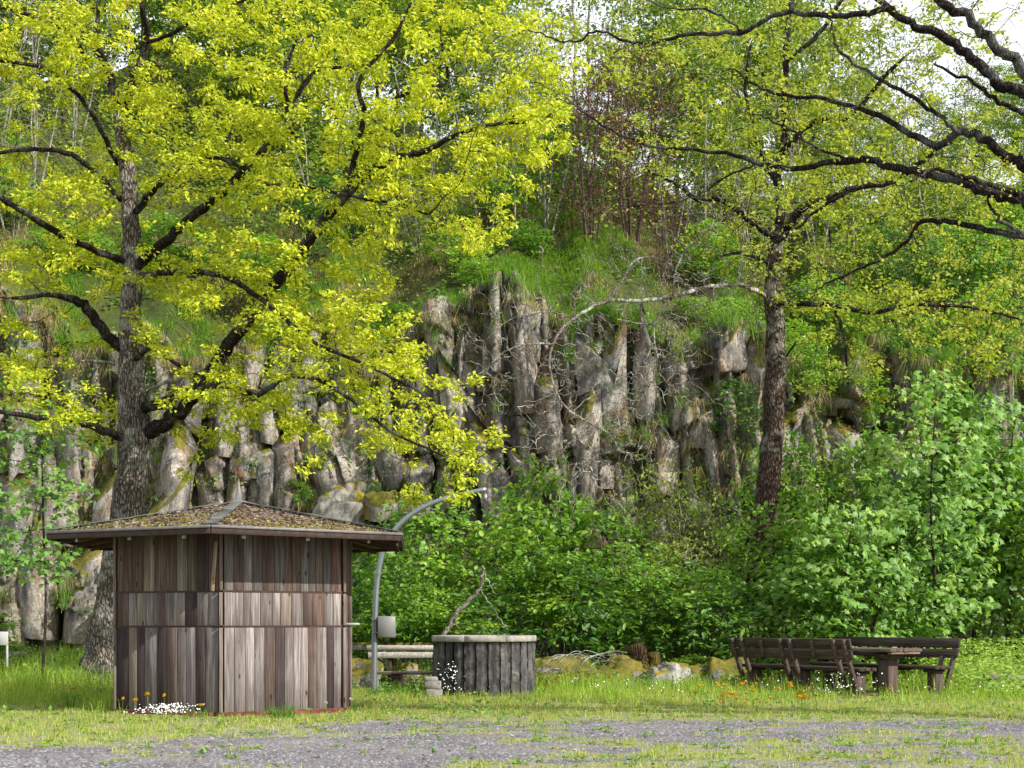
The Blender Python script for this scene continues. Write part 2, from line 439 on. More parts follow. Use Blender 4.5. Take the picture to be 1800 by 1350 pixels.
def roof_mat():
    m, t = newmat('roof'); n = N(t); g = n('TexCoord').outputs['Object']
    b = n.noise(g, 26, 7, .75); a = n.noise(g, 2.4, 6, .7)
    c = n.mix(n.ramp(b, [(.35, 0), (.65, 1)]), (.12, .075, .055), (.34, .24, .19))
    z = n('SeparateXYZ', i0=g).outputs[2]
    mo = n.math('ADD', a, n.math('MULTIPLY_ADD', z, -.35, .85))
    c = n.mix(n.ramp(mo, [(.46, 0), (.60, .75)]), c, (.23, .20, .05))
    n.finish(c, .95, b, .03, 1, spec=.1); return m
M['roof'] = roof_mat()

# ---------------------------------------------------------------- ground and hillside
def greenness(x, y):
    n1 = fbm(x * .55 + 3, y * 1.1 + 9, o=4); n2 = fbm(x * 1.9 + 31, y * 3.4 + 2, o=3)
    edge = 17.0 - 3.0 * np.clip((-x - 1.6) / 2.4, 0, 1) + 2.2 * (n1 - .5) + 1.6 * (n2 - .5)                  # turf starts here, drive in front
    t = np.clip((y - edge) / 1.6, 0, 1)
    # left foreground is more overgrown, and a lane of gravel crosses at the right
    strip = .42 * np.exp(-((y - 13.2) / 1.3) ** 2) * np.clip((x + 1) / 3, 0, 1) + .38 * np.clip((-x - 1.5) / 3, 0, 1) * np.clip((y - 12.4) / 1.2, 0, 1)
    patch = np.clip((n1 * .5 + n2 * .5 - .44) * 3.8 + strip, 0, .95)
    return np.clip(t + patch * (1 - t), 0, 1)
def gz(x, y):
    return .03 * (fbm(x * .8, y * .8, o=3) - .5) * np.clip((y - 16) / 3, .3, 1) + .25 * np.clip((y - 26) / 7, 0, 1) ** 2

def sheet(name, xs, ys, zf, mat, attrs=None, kind='structure', smooth=True):
    X, Y_ = np.meshgrid(xs, ys); X = X.ravel(); Y_ = Y_.ravel()
    V = np.stack([X, Y_, zf(X, Y_)], -1); nx = len(xs); ny = len(ys)
    i = (np.arange(ny - 1)[:, None] * nx + np.arange(nx - 1)[None]).ravel()
    Fq = np.stack([i, i + 1, i + nx + 1, i + nx], -1)
    at = {k: f(X, Y_) for k, f in attrs.items()} if attrs else None
    o = part(name, V, Fq, mat, None, smooth, attrs=at)
    return tag(o, kind=kind)
xs = np.concatenate([np.linspace(-200, -16, 14), np.linspace(-15, 15, 240), np.linspace(16, 200, 14)])
ys = np.concatenate([np.linspace(-200, 6, 14), np.linspace(7, 30, 200), np.linspace(30.5, 36, 14)])
tag(sheet('ground', xs, ys, gz, M['ground'], {'green': greenness}), label='open ground of dark gravel giving way to rough turf')

def rim(x):   # height of the cliff's top edge
    return 9.0 + .8 * np.sin(x * .35 + 1) + 2.9 * (fbm(x * .62 + 5, x * 0 + 2, o=3) - .5) - 1.0 * np.clip((x - 6) / 8, 0, 1) + .3 * np.clip(-x / 10, 0, 1)
def hillz(x, y):
    r = rim(x); t = (y - 37.0)
    left = np.clip((-x + 4) / 18, 0, 1)
    bank = np.clip(t, 0, 6) * (.74 + .10 * left)
    up = np.clip(t - 6, 0, 20) * (.42 + .20 * left) - np.clip(t - 26, 0, 200) * .05
    return r + bank + up + 1.3 * (fbm(x * .3, y * .3, o=4) - .5) * np.clip(t / 2, 0, 1) + .5 * (fbm(x * 1.3, y * 1.3, o=3) - .5) * np.clip(t, 0, 1)
sheet('hillside', np.concatenate([np.linspace(-120, -24, 10), np.linspace(-22, 24, 130), np.linspace(26, 120, 10)]),
      np.concatenate([np.linspace(36.6, 46, 40), np.linspace(47, 75, 30), np.linspace(80, 250, 8)]), hillz, M['hill'])

# ---------------------------------------------------------------- cliff: rock face behind, leaning columns and blocks in front
def facey(x, z):    # Y of the rock face at height z
    k = np.clip(z / 10, 0, 1.15)
    big = 1.5 * (fbm(x * .33 + 40, z * .12 + 3, o=2) - .5)
    led = .5 * np.floor(fbm(x * .22 + 9, z * .9, o=2) * 5) / 5
    return 34.2 + 2.3 * k + big + led
def cell_facets(x, z, sx, sz, amp, seed, lean=0.0):
    """random tilted facets on an elongated, jittered cell pattern"""
    u = (x + lean * z) / sx; v = z / sz; iu = np.floor(u); iv = np.floor(v)
    best = np.full(x.shape, 1e9); val = np.zeros(x.shape)
    for di in (-1, 0, 1):
        for dj in (-1, 0, 1):
            a = (iu + di); b = (iv + dj)
            ja = _h(a.astype(np.int64) + seed, b.astype(np.int64)); jb = _h(a.astype(np.int64), b.astype(np.int64) + seed * 3)
            du = u - (a + .15 + .7 * ja); dv = v - (b + .15 + .7 * jb); d = du * du + dv * dv
            tx = _h(a.astype(np.int64) + 7 * seed, b.astype(np.int64) + 5) - .5; tz = _h(a.astype(np.int64) + 11, b.astype(np.int64) + seed * 5) - .5
            o = _h(a.astype(np.int64) - seed, b.astype(np.int64) + 77)
            h = o + 1.6 * tx * du + 1.2 * tz * dv
            m = d < best; best = np.where(m, d, best); val = np.where(m, h, val)
    return val * amp
_rg = np.random.default_rng(77)
def leanf(x, z):    # sideways lean of the columns, strongest above the kiosk
    return z * (.10 + .25 * (fbm(x * .22 + 3, z * .05 + 1, o=2) - .5)) - .42 * np.clip(4.8 - z, 0, 4) * np.exp(-((x + 3.6) / 1.8) ** 2) * -1
def ribs(x, z, wmin, wmax, hmin, hmax, depth, off, seed):
    """tall split-rock columns: every one a sharp ridge between a right-hand and a left-hand face, broken into lengths"""
    g = np.random.default_rng(seed); ed = np.cumsum(g.uniform(wmin, wmax, 140)) - 30; u = x + leanf(x, z) + .10 * (fbm(x * .8, z * 1.6, o=2) - .5)
    c = np.clip(np.searchsorted(ed, u), 1, len(ed) - 1); e0 = ed[c - 1]; e1 = ed[c]; t = (u - e0) / (e1 - e0)
    out = np.zeros_like(x); nseg = 16
    zb = np.cumsum(g.uniform(hmin, hmax, (len(ed), nseg)), 1) - g.uniform(1.5, 4, (len(ed), 1))
    zz = z + (t - .5) * g.uniform(-.6, .6, len(ed))[c] + .15 * (noise(x * 3, z * 2) - .5)
    k = (zz[..., None] > zb[c]).sum(-1); k = np.clip(k, 0, nseg - 1)
    p = g.uniform(.2, .8, (len(ed), nseg))[c, k]; D = g.uniform(.35, 1, (len(ed), nseg))[c, k]; o = g.uniform(-1, 1, (len(ed), nseg))[c, k]
    tl = g.uniform(-.10, .16, (len(ed), nseg))[c, k]; zl = zz - np.take_along_axis(np.concatenate([zb[c], zb[c][..., -1:]], -1), k[..., None], -1)[..., 0]
    tri = np.where(t < p, t / p, (1 - t) / (1 - p)); flat = np.minimum(tri * g.uniform(1.1, 2.2, (len(ed), nseg))[c, k], 1)
    return flat * D * depth + o * off + tl * zl
cxs = np.concatenate([np.linspace(-24, -16.1, 40), np.linspace(-16, 17, 760), np.linspace(17.1, 25, 40)]); czs = np.linspace(-.6, 11.5, 230)
CX, CZ = np.meshgrid(cxs, czs)
ztop = rim(CX) + .25
ZZ = np.minimum(CZ, ztop)
def facefull(x, z):
    return facey(x, z) - ribs(x, z, .45, 1.25, .6, 2.2, .75, .42, 5) - ribs(x, z, .14, .5, .25, .9, .15, .09, 9) - .12 * (fbm(x * 4, z * 4, o=3) - .5)
CY = facefull(CX, ZZ)
CY = np.where(CZ > ztop, 37.6 + (CZ - ztop) * .3, CY)
V = np.stack([CX.ravel(), CY.ravel(), ZZ.ravel()], -1); nx = len(cxs)
i = (np.arange(len(czs) - 1)[:, None] * nx + np.arange(nx - 1)[None]).ravel()
cliff = part('cliff', V, np.stack([i, i + 1, i + nx + 1, i + nx], -1), M['rock_back'], None, False)
tag(cliff, kind='structure', label='old quarry face of grey rock with mossy ledges')

def rock_column(seed):
    """unit column: sharp four to six sided prism of split rock, obliquely broken above and below, ridge to the front"""
    g = np.random.default_rng(seed); p = g.uniform(-.38, .38)
    base = [(-.5, .5), (-.5, .05 + g.uniform(-.1, .1)), (p - g.uniform(.02, .16), -.5), (p + g.uniform(.02, .16), -.5 + g.uniform(0, .1)), (.5, 0 + g.uniform(-.1, .1)), (.5, .5)]
    P2 = []
    for q in range(6):
        a0 = np.array(base[q]); a1 = np.array(base[(q + 1) % 6]); P2.append(a0)
        if 1 <= q <= 3: P2.append((a0 + a1) / 2 + g.normal(0, .02, 2))
    ring0 = np.array(P2); k = len(ring0); rings = 7; V = []; cut = g.uniform(-.35, .35); cuty = g.uniform(.9, 2.2); sh = np.cumsum(g.normal(0, .018, (rings, 2)), 0)
    brk = g.integers(2, 5)
    for q in range(rings):
        t = q / (rings - 1); s_ = 1 - .16 * (q > brk) * g.uniform(0, 1) - .06 * t; xy = ring0 * s_ + sh[q] + (np.array([0, .05]) if q > brk else 0)
        z = t + t ** 3 * (cut * 1.5 * ring0[:, 0] + cuty * (ring0[:, 1] - .5) * .32) + (1 - t) ** 4 * .1 * ring0[:, 0] * g.uniform(-1, 1) + (g.normal(0, .012, k) if 0 < q < rings - 1 else 0)
        V.append(np.column_stack([xy + g.normal(0, .009, (k, 2)), z]))
    V = np.vstack(V); V = np.vstack([V, V[-k:].mean(0), V[:k].mean(0)])
    Fq = [(r_ * k + (a + 1) % k, r_ * k + a, (r_ + 1) * k + a, (r_ + 1) * k + (a + 1) % k)[::-1] for r_ in range(rings - 1) for a in range(k)]
    t0 = (rings - 1) * k
    Ft = [(t0 + a, t0 + (a + 1) % k, rings * k) for a in range(k)] + [((a + 1) % k, a, rings * k + 1) for a in range(k)]
    return V, [np.array(Fq), np.array(Ft)]
# meshes shared by the alike blocks
colmesh = [make_mesh('rock_column', *rock_column(100 + q), M['rock'], False) for q in range(16)]
def put_rock(x, y, z, w, h, d, rx, ry, rz, name='rock_column'):
    o = obj(name, colmesh[rng.integers(16)], cliff); o.location = (x, y, z); o.scale = (w, d, h); o.rotation_euler = (rx, ry, rz); return o
# hand-set prominent columns: px, py of the foot, width px, height px, lean
prom = [(1025, 905, 48, 240, 3), (1085, 760, 52, 190, -2), (1130, 740, 50, 215, 4), (1190, 700, 42, 190, 2), (885, 930, 62, 190, -8), (915, 640, 70, 110, 0),
        (760, 720, 44, 190, 0), (745, 930, 60, 170, -14), (665, 910, 70, 190, -24), (610, 905, 66, 190, -28), (560, 910, 52, 120, -20), (500, 900, 54, 150, 2),
        (455, 900, 62, 130, 3), (415, 890, 40, 130, 6), (1230, 790, 68, 130, 6), (1170, 870, 50, 120, 4), (960, 800, 60, 150, -2), (935, 930, 46, 150, -10),
        (815, 800, 60, 160, -4), (700, 860, 50, 120, -16), (300, 900, 60, 150, 8), (275, 1000, 80, 150, 8), (150, 1130, 90, 200, 2), (60, 1120, 90, 210, 0),
        (20, 980, 80, 150, 4), (110, 960, 70, 120, 4), (180, 960, 50, 130, 6), (470, 780, 40, 140, 2), (390, 800, 44, 150, 5), (330, 760, 50, 160, 8), (440, 700, 46, 110, 3),
        (1490, 720, 56, 160, 2), (1320, 740, 44, 190, 6), (1390, 830, 60, 150, 4), (1480, 900, 70, 170, 0), (1590, 960, 60, 180, 0), (1040, 700, 44, 110, 0), (840, 690, 40, 80, 6),
        (545, 690, 50, 120, -6), (1740, 1000, 70, 200, 0), (1730, 760, 60, 150, 4)]
for (px, py, wp, hp, ln) in prom:
    Yb = 34.6; z = EYE + (HY - py) / F * Yb; x = (px - 900) / F * Yb
    Yb = float(facey(np.array([x]), np.array([z]))[0]) - .30
    zb = EYE + (HY - py) / F * Yb; hh = min(hp / F * Yb, float(rim(np.array([x]))[0]) - .25 - zb)
    if hh < .5: continue
    put_rock((px - 900) / F * Yb, Yb, zb, wp / F * Yb * .95, hh, rng.uniform(.7, 1.0), R(2), R(ln), rng.normal(0, .25))
for q in range(100):
    x = rng.uniform(-15.5, 15.5); zt = rim(np.array([x]))[0]; z = rng.uniform(-.4, zt - 1.2); h = min(rng.uniform(.9, 3.4), zt - .1 - z)
    xa = np.array([x]); za = np.array([z + h / 2]); y = float(facefull(xa, za)[0])
    lean = -math.degrees(math.atan(float(leanf(xa, za + .5)[0] - leanf(xa, za - .5)[0])))
    put_rock(x, y + rng.uniform(.12, .34), z, rng.choice([rng.uniform(.22, .4), rng.uniform(.4, .75)]), h, rng.uniform(.7, 1.1), R(rng.normal(2.5, 3)), R(lean + rng.normal(0, 7)), rng.normal(0, .5), 'rock_block')
# ---------------------------------------------------------------- foliage kit
def leaves(C, D, U, L, Wd, shape='rhomb', droop=.15, g=rng):
    """C base pts, D directions, U approx normals, L lengths, Wd widths -> V, F(tris)"""
    n = len(C); D = norm(D); S = norm(np.cross(D, U)); Nn = np.cross(S, D)
    L = L[:, None]; Wd = Wd[:, None]
    def pt(a, b, c): return C + D * L * a + S * Wd * b + Nn * L * c
    if shape == 'rhomb':
        P = [pt(0, 0, 0), pt(.5, -.5, .10), pt(1, 0, -droop), pt(.5, .5, .10)]; T = [(0, 1, 2), (0, 2, 3)]
    elif shape == 'oval':
        P = [pt(0, 0, 0), pt(.3, -.5, .06), pt(.75, -.36, .02), pt(1, 0, -droop), pt(.75, .36, .02), pt(.3, .5, .06)]
        T = [(0, 1, 2), (0, 2, 3), (0, 3, 4), (0, 4, 5)]
    elif shape == 'lobed':      # oak
        P = [pt(0, 0, 0), pt(.28, -.32, .05), pt(.40, -.16, .0), pt(.62, -.5, .05), pt(1, 0, -droop), pt(.62, .5, .05), pt(.40, .16, 0), pt(.28, .32, .05)]
        T = [(0, 1, 2), (0, 2, 6), (2, 3, 4), (2, 4, 6), (4, 5, 6), (0, 6, 7)]
    elif shape == 'maple':
        o = [(0, 0), (.02, -.30), (.30, -.28), (.34, -.55), (.58, -.22), (1, 0), (.58, .22), (.34, .55), (.30, .28), (.02, .30)]
        P = [pt(a, b, -droop * a * a - .12 * abs(b)) for a, b in o] + [pt(.35, 0, .04)]
        T = [(10, i_, (i_ + 1) % 10) for i_ in range(10)]
    k = len(P); V = np.stack(P, 1).reshape(-1, 3); T = np.array(T)
    return V, (np.arange(n)[:, None, None] * k + T[None]).reshape(-1, 3)

def colonize(P0, par0, A, step=.25, infl=3.0, kill=.35, iters=90, up=.0, seed=1, jit=.25, maxn=16000):
    g = np.random.default_rng(seed)
    P = list(np.asarray(P0, float)); par = list(par0); kids = [0] * len(P)
    A = A.copy(); PP = np.array(P)
    def near(A, Q):
        bi = np.zeros(len(A), int); bd = np.full(len(A), 1e9)
        for s in range(0, len(Q), 600):
            d = ((A[:, None] - Q[None, s:s + 600]) ** 2).sum(-1); j = d.argmin(1); dd = d[np.arange(len(A)), j]
            m = dd < bd; bd[m] = dd[m]; bi[m] = j[m] + s
        return bi, bd
    bi, bd = near(A, PP)
    for it in range(iters):
        keep = bd > kill * kill; A = A[keep]; bi = bi[keep]; bd = bd[keep]
        if len(A) == 0 or len(P) > maxn: break
        act = bd < infl * infl
        if not act.any(): infl *= 1.5; continue
        d = norm(A[act] - PP[bi[act]]); S = np.zeros((len(PP), 3)); np.add.at(S, bi[act], d)
        idx = np.unique(bi[act]); idx = idx[[kids[i_] < 3 for i_ in idx]]
        if len(idx) == 0: break
        dirs = norm(norm(S[idx]) + g.normal(0, jit, (len(idx), 3)) + np.array([0, 0, up]))
        newp = PP[idx] + dirs * step; base = len(P)
        for i_, p in zip(idx, newp): P.append(p); par.append(int(i_)); kids[i_] += 1; kids.append(0)
        PP = np.array(P); nb, nd = near(A, newp); m = nd < bd; bd[m] = nd[m]; bi[m] = nb[m] + base
    return PP, np.array(par)

def radii(par, n0, tip=.005, ex=2.4, cap=None):
    n = len(par); acc = np.zeros(n); r = np.zeros(n)
    for i_ in range(n - 1, -1, -1):
        r[i_] = max(tip, acc[i_] ** (1 / ex))
        if par[i_] >= 0: acc[par[i_]] += r[i_] ** ex
    return r

def traced(limbs, n=5, wob=.03, seed=0):
    """limbs: [(pts (px,py,Y,r))] -> list of (P,r)"""
    g = np.random.default_rng(seed); out = []
    for L in limbs:
        Q = np.array([[*W3(a, b, c), r] for a, b, c, r in L]); S = catmull(Q, n)
        S[1:, :3] += g.normal(0, wob, (len(S) - 1, 3)) * np.clip(S[1:, 3:4] * 8, .3, 1)
        out.append((S[:, :3], np.maximum(S[:, 3], .008)))
    return out

def build_tree(rt, limbs, A, mats, lf, seed=1, step=.25, kill=.35, nleaf=8, lsize=.075, lw=.55, shape='rhomb', rmax=.012, spread=.16,
               bark='limb_bark', trunk_rough=.05, limb_names=None, colz=True, maxn=16000, jit=.25, tipr=.005, clump_skip=0.0, updir=.9, limb_mats=None, keep=1.0, limb_mats0=None):
    g = np.random.default_rng(seed + 50)
    for q, (P, r) in enumerate(limbs):
        V, fs = tube(P, r, 14 if r[0] > .15 else 8, True, trunk_rough, seed + q)
        nm = 'trunk' if q == 0 else 'limb'
        mt = M['bark'] if (q == 0 and bark == 'limb_bark') else M[bark]
        if q == 0 and limb_mats0: mt = M[limb_mats0]
        if limb_mats and q in limb_mats: mt = M[limb_mats[q]]; nm = 'dead_limb'
        o = part(nm, V, fs, mt, rt, True)
    P0 = []; par0 = []
    for q, (P, r) in enumerate(limbs):
        for i_ in range(len(P)):
            if q == 0 and P[i_][2] < 3.0: continue
            P0.append(P[i_]); par0.append(-1)
    PP, par = colonize(P0, par0, A, step=step, kill=kill, seed=seed, jit=jit, maxn=maxn)
    n0 = len(P0); r = radii(par, n0, tipr)
    ch = np.arange(n0, len(PP)); pa = par[ch]
    ra = np.where(pa < n0, r[ch] * 1.15, r[pa]); ra = np.minimum(ra, r[ch] * 1.6)
    thick = r[ch] > .022
    mb = []
    V1, F1 = segs(PP[pa], PP[ch] + (PP[ch] - PP[pa]) * .04, np.minimum(ra, .09), np.minimum(r[ch], .09), 4)
    part('twigs', V1, F1, M['twig' if bark == 'limb_bark' else bark], rt, False)['kind'] = 'stuff'
    # leaves
    fine = ch[r[ch] < rmax]
    fine = fine[g.random(len(fine)) < keep]; dirs = norm(PP[fine] - PP[par[fine]])
    if clump_skip:
        nn = fbm(PP[fine][:, 0] * .8, PP[fine][:, 1] * .8, PP[fine][:, 2] * .8, o=2); k = nn > clump_skip; fine = fine[k]; dirs = dirs[k]
    cnt = nleaf; idx = np.repeat(np.arange(len(fine)), cnt)
    C = PP[fine][idx] + g.normal(0, spread, (len(idx), 3)) * np.array([1, 1, .6])
    D = dirs[idx] * .5 + g.normal(0, .8, (len(idx), 3)) * np.array([1, 1, .5]) + np.array([0, 0, -.15])
    U = np.array([0, 0, updir]) + g.normal(0, .55, (len(idx), 3)) + np.array([.1, -.25, 0])
    L = lsize * g.uniform(.6, 1.3, len(idx))
    V, F_ = leaves(C, D, U, L, L * lw, shape)
    part('crown', V, F_, lf, rt, False)['kind'] = 'stuff'
    return len(C)

def grid_points(rows, x0, cell, k, Yf, seed):
    g = np.random.default_rng(seed); out = []
    for j, row in enumerate(rows):
        for i_, ch_ in enumerate(row):
            d = int(ch_)
            if not d: continue
            n = g.poisson(d ** 1.4 * k * .75)
            px = x0 + (i_ + g.random(n)) * cell; py = (j + g.random(n)) * cell
            mean, sp = Yf(px, py)
            Y = mean + g.uniform(-1, 1, n) * sp
            out.append(np.stack([(px - 900) / F * Y, Y, EYE + (HY - py) / F * Y], -1))
    return np.concatenate(out)

# ---------------------------------------------------------------- big oak on the left
T = 27
oak_rows = ["776756778999999887750",
            "666755677899999875662",
            "345665788999999777860",
            "113667889869999887781",
            "112567888868899878881",
            "113668889965789987880",
            "136657789943589998210",
            "356554579832653696000",
            "566565457877860282000",
            "667776788888850000000",
            "423585788888883000000",
            "752155777689962000000",
            "873235553579987000000",
            "763324455568998610000",
            "443324446546999720000",
            "011103333331477572000",
            "000000213110233253000",
            "000000000000015300000"]
oak_extra = ["99999999999999999", "99999999999999995"]
oakL = [
 [(172, 1215, T, .50), (190, 1120, T, .40), (212, 1000, T, .38), (226, 880, T, .32), (236, 760, T, .31), (232, 640, T, .25), (230, 500, T, .19), (229, 390, T, .17), (222, 300, T, .155), (212, 205, T, .14)],
 [(212, 215, T, .13), (196, 140, T, .10), (165, 80, T - .3, .08), (128, 40, T - .6, .07), (90, -40, T - 1, .06)],
 [(214, 215, T, .12), (238, 130, T, .10), (258, 70, T, .08), (250, 0, T - .5, .07), (262, -90, T - .5, .05)],
 [(188, 120, T, .06), (174, 70, T + .5, .06), (172, 0, T + .8, .05), (170, -80, T + 1, .04)],
 [(258, 75, T, .05), (300, 60, T, .05), (345, 35, T - .5, .045), (430, 0, T - 1, .03)],
 [(150, 105, T, .05), (125, 60, T - .6, .05), (60, 30, T - 1, .045), (-10, 8, T - 1.6, .04)],
 [(208, 290, T, .07), (165, 205, T - .6, .06), (122, 152, T - .9, .05), (78, 120, T - 1.1, .045), (-10, 105, T - 1.5, .04)],
 [(214, 352, T, .07), (170, 305, T - .5, .07), (125, 272, T - .8, .06), (60, 262, T - 1.2, .05), (-15, 270, T - 1.6, .04)],
 [(233, 378, T, .09), (280, 322, T - .7, .085), (322, 300, T - 1, .075), (372, 275, T - 1.4, .06), (430, 296, T - 2, .04)],
 [(240, 470, T, .13), (285, 428, T - .6, .12), (335, 385, T - 1, .11), (400, 328, T - 1.6, .10), (440, 290, T - 2, .09), (480, 246, T - 2.4, .08), (516, 230, T - 2.6, .07), (522, 170, T - 2.8, .06), (556, 126, T - 3, .05), (600, 118, T - 3.2, .035)],
 [(512, 232, T - 2.6, .045), (504, 176, T - 2.4, .045), (508, 106, T - 2.2, .035), (530, 50, T - 2, .03)],
 [(245, 765, T, .20), (292, 742, T - .2, .17), (338, 700, T - .4, .16), (390, 625, T - .7, .16), (430, 568, T - 1, .15), (490, 490, T - 1.3, .14), (540, 425, T - 1.6, .14), (600, 350, T - 1.9, .13), (640, 310, T - 2.1, .11), (695, 280, T - 2.4, .09), (742, 268, T - 2.6, .07), (800, 238, T - 2.9, .05), (860, 220, T - 3.1, .04), (920, 215, T - 3.3, .025)],
 [(605, 348, T - 1.9, .08), (625, 270, T - 2.2, .07), (640, 200, T - 2.5, .06), (632, 140, T - 2.7, .05), (690, 70, T - 2.9, .04), (720, 10, T - 3, .03)],
 [(690, 175, T - 2.8, .03), (740, 155, T - 3, .05), (785, 142, T - 3.1, .04), (775, 70, T - 3.3, .03)],
 [(625, 255, T - 2.3, .05), (595, 215, T - 2.5, .045), (575, 175, T - 2.7, .03)],
 [(440, 320, T - 2, .04), (500, 328, T - 2.4, .045), (560, 332, T - 2.7, .04), (640, 350, T - 3.2, .035), (700, 358, T - 3.5, .03), (755, 378, T - 3.8, .02)],
 [(248, 722, T, .14), (300, 703, T - 1, .12), (345, 686, T - 1.7, .10), (390, 676, T - 2.2, .09), (455, 692, T - 3, .07), (500, 664, T - 3.4, .06), (560, 668, T - 3.8, .05), (620, 705, T - 4.2, .04), (690, 760, T - 4.6, .03), (780, 800, T - 4.9, .02)],
 [(240, 485, T, .08), (330, 478, T - 1, .07), (395, 486, T - 1.7, .065), (450, 520, T - 2.3, .06), (500, 560, T - 2.9, .05), (552, 602, T - 3.3, .045), (640, 640, T - 3.8, .035), (740, 690, T - 4.4, .025)],
 [(214, 612, T, .15), (182, 585, T - .3, .13), (146, 535, T - .5, .12), (95, 519, T - 1, .07), (20, 525, T - 1.5, .04)],
 [(226, 775, T, .10), (170, 752, T - 1, .10), (110, 735, T - 1.8, .08), (55, 733, T - 2.5, .06), (-10, 720, T - 3, .05)],
 [(225, 465, T, .09), (150, 432, T - 1, .08), (88, 402, T - 1.8, .08), (42, 372, T - 2.3, .075), (-10, 340, T - 3, .07)],
 [(230, 640, T, .07), (262, 612, T - .6, .06), (300, 632, T - 1.2, .05), (335, 655, T - 1.8, .045), (400, 660, T - 2.2, .03)],
 [(200, 640, T - .4, .045), (178, 636, T - .8, .04), (140, 634, T - 1.1, .025)],
 [(252, 690, T - .3, .03), (290, 672, T - .8, .05), (325, 662, T - 1.2, .05), (358, 648, T - 1.6, .03)],
]
limbsL = traced(oakL, 6, .02, 5)
A = grid_points(oak_rows, 0, 50, .66, lambda px, py: (T - 2.6 * np.clip(px / 700, 0, 1.3), 2.6 + 0 * px), 11)
# crown goes on above and to the left of the frame
cl_ = fbm(A[:, 0] * .75, A[:, 1] * .75, A[:, 2] * .95, o=2); A = A[(cl_ > .38) | ((A[:, 0] > -3.6) & (A[:, 2] < 6.6))]
A2 = grid_points(oak_extra, 0, 50, .25, lambda px, py: (T - 1.5 + 0 * px, 3.2 + 0 * px), 12); A2[:, 2] += 100 / F * 27 + .2
g_ = np.random.default_rng(4); A3 = np.stack([g_.uniform(-15.5, -10.2, 130), g_.uniform(22, 30, 130), g_.uniform(6, 14, 130)], -1)
t_oak = root('oak_tree', (float(limbsL[0][0][0][0]), T, 0), label='large spreading oak in bright yellow-green spring leaf behind the wooden kiosk', cat='tree')
def shift_to(rt, limbs, pts, lim=1.0):
    o = np.array(rt.location); return [(P - o, r * (1 if q == 0 else lim)) for q, (P, r) in enumerate(limbs)], pts - o
lmb, att = shift_to(t_oak, limbsL, np.vstack([A, A2, A3]), .80)
nL = build_tree(t_oak, lmb, att, M, M['oak_leaf'], seed=3, step=.24, kill=.30, nleaf=52, lsize=.10, lw=.5, shape='rhomb', rmax=.014, spread=.095, maxn=17000, keep=.46,
                limb_mats={22: 'dead_bark', 23: 'dead_bark'})
print('oak leaves', nL, 'att', len(A))

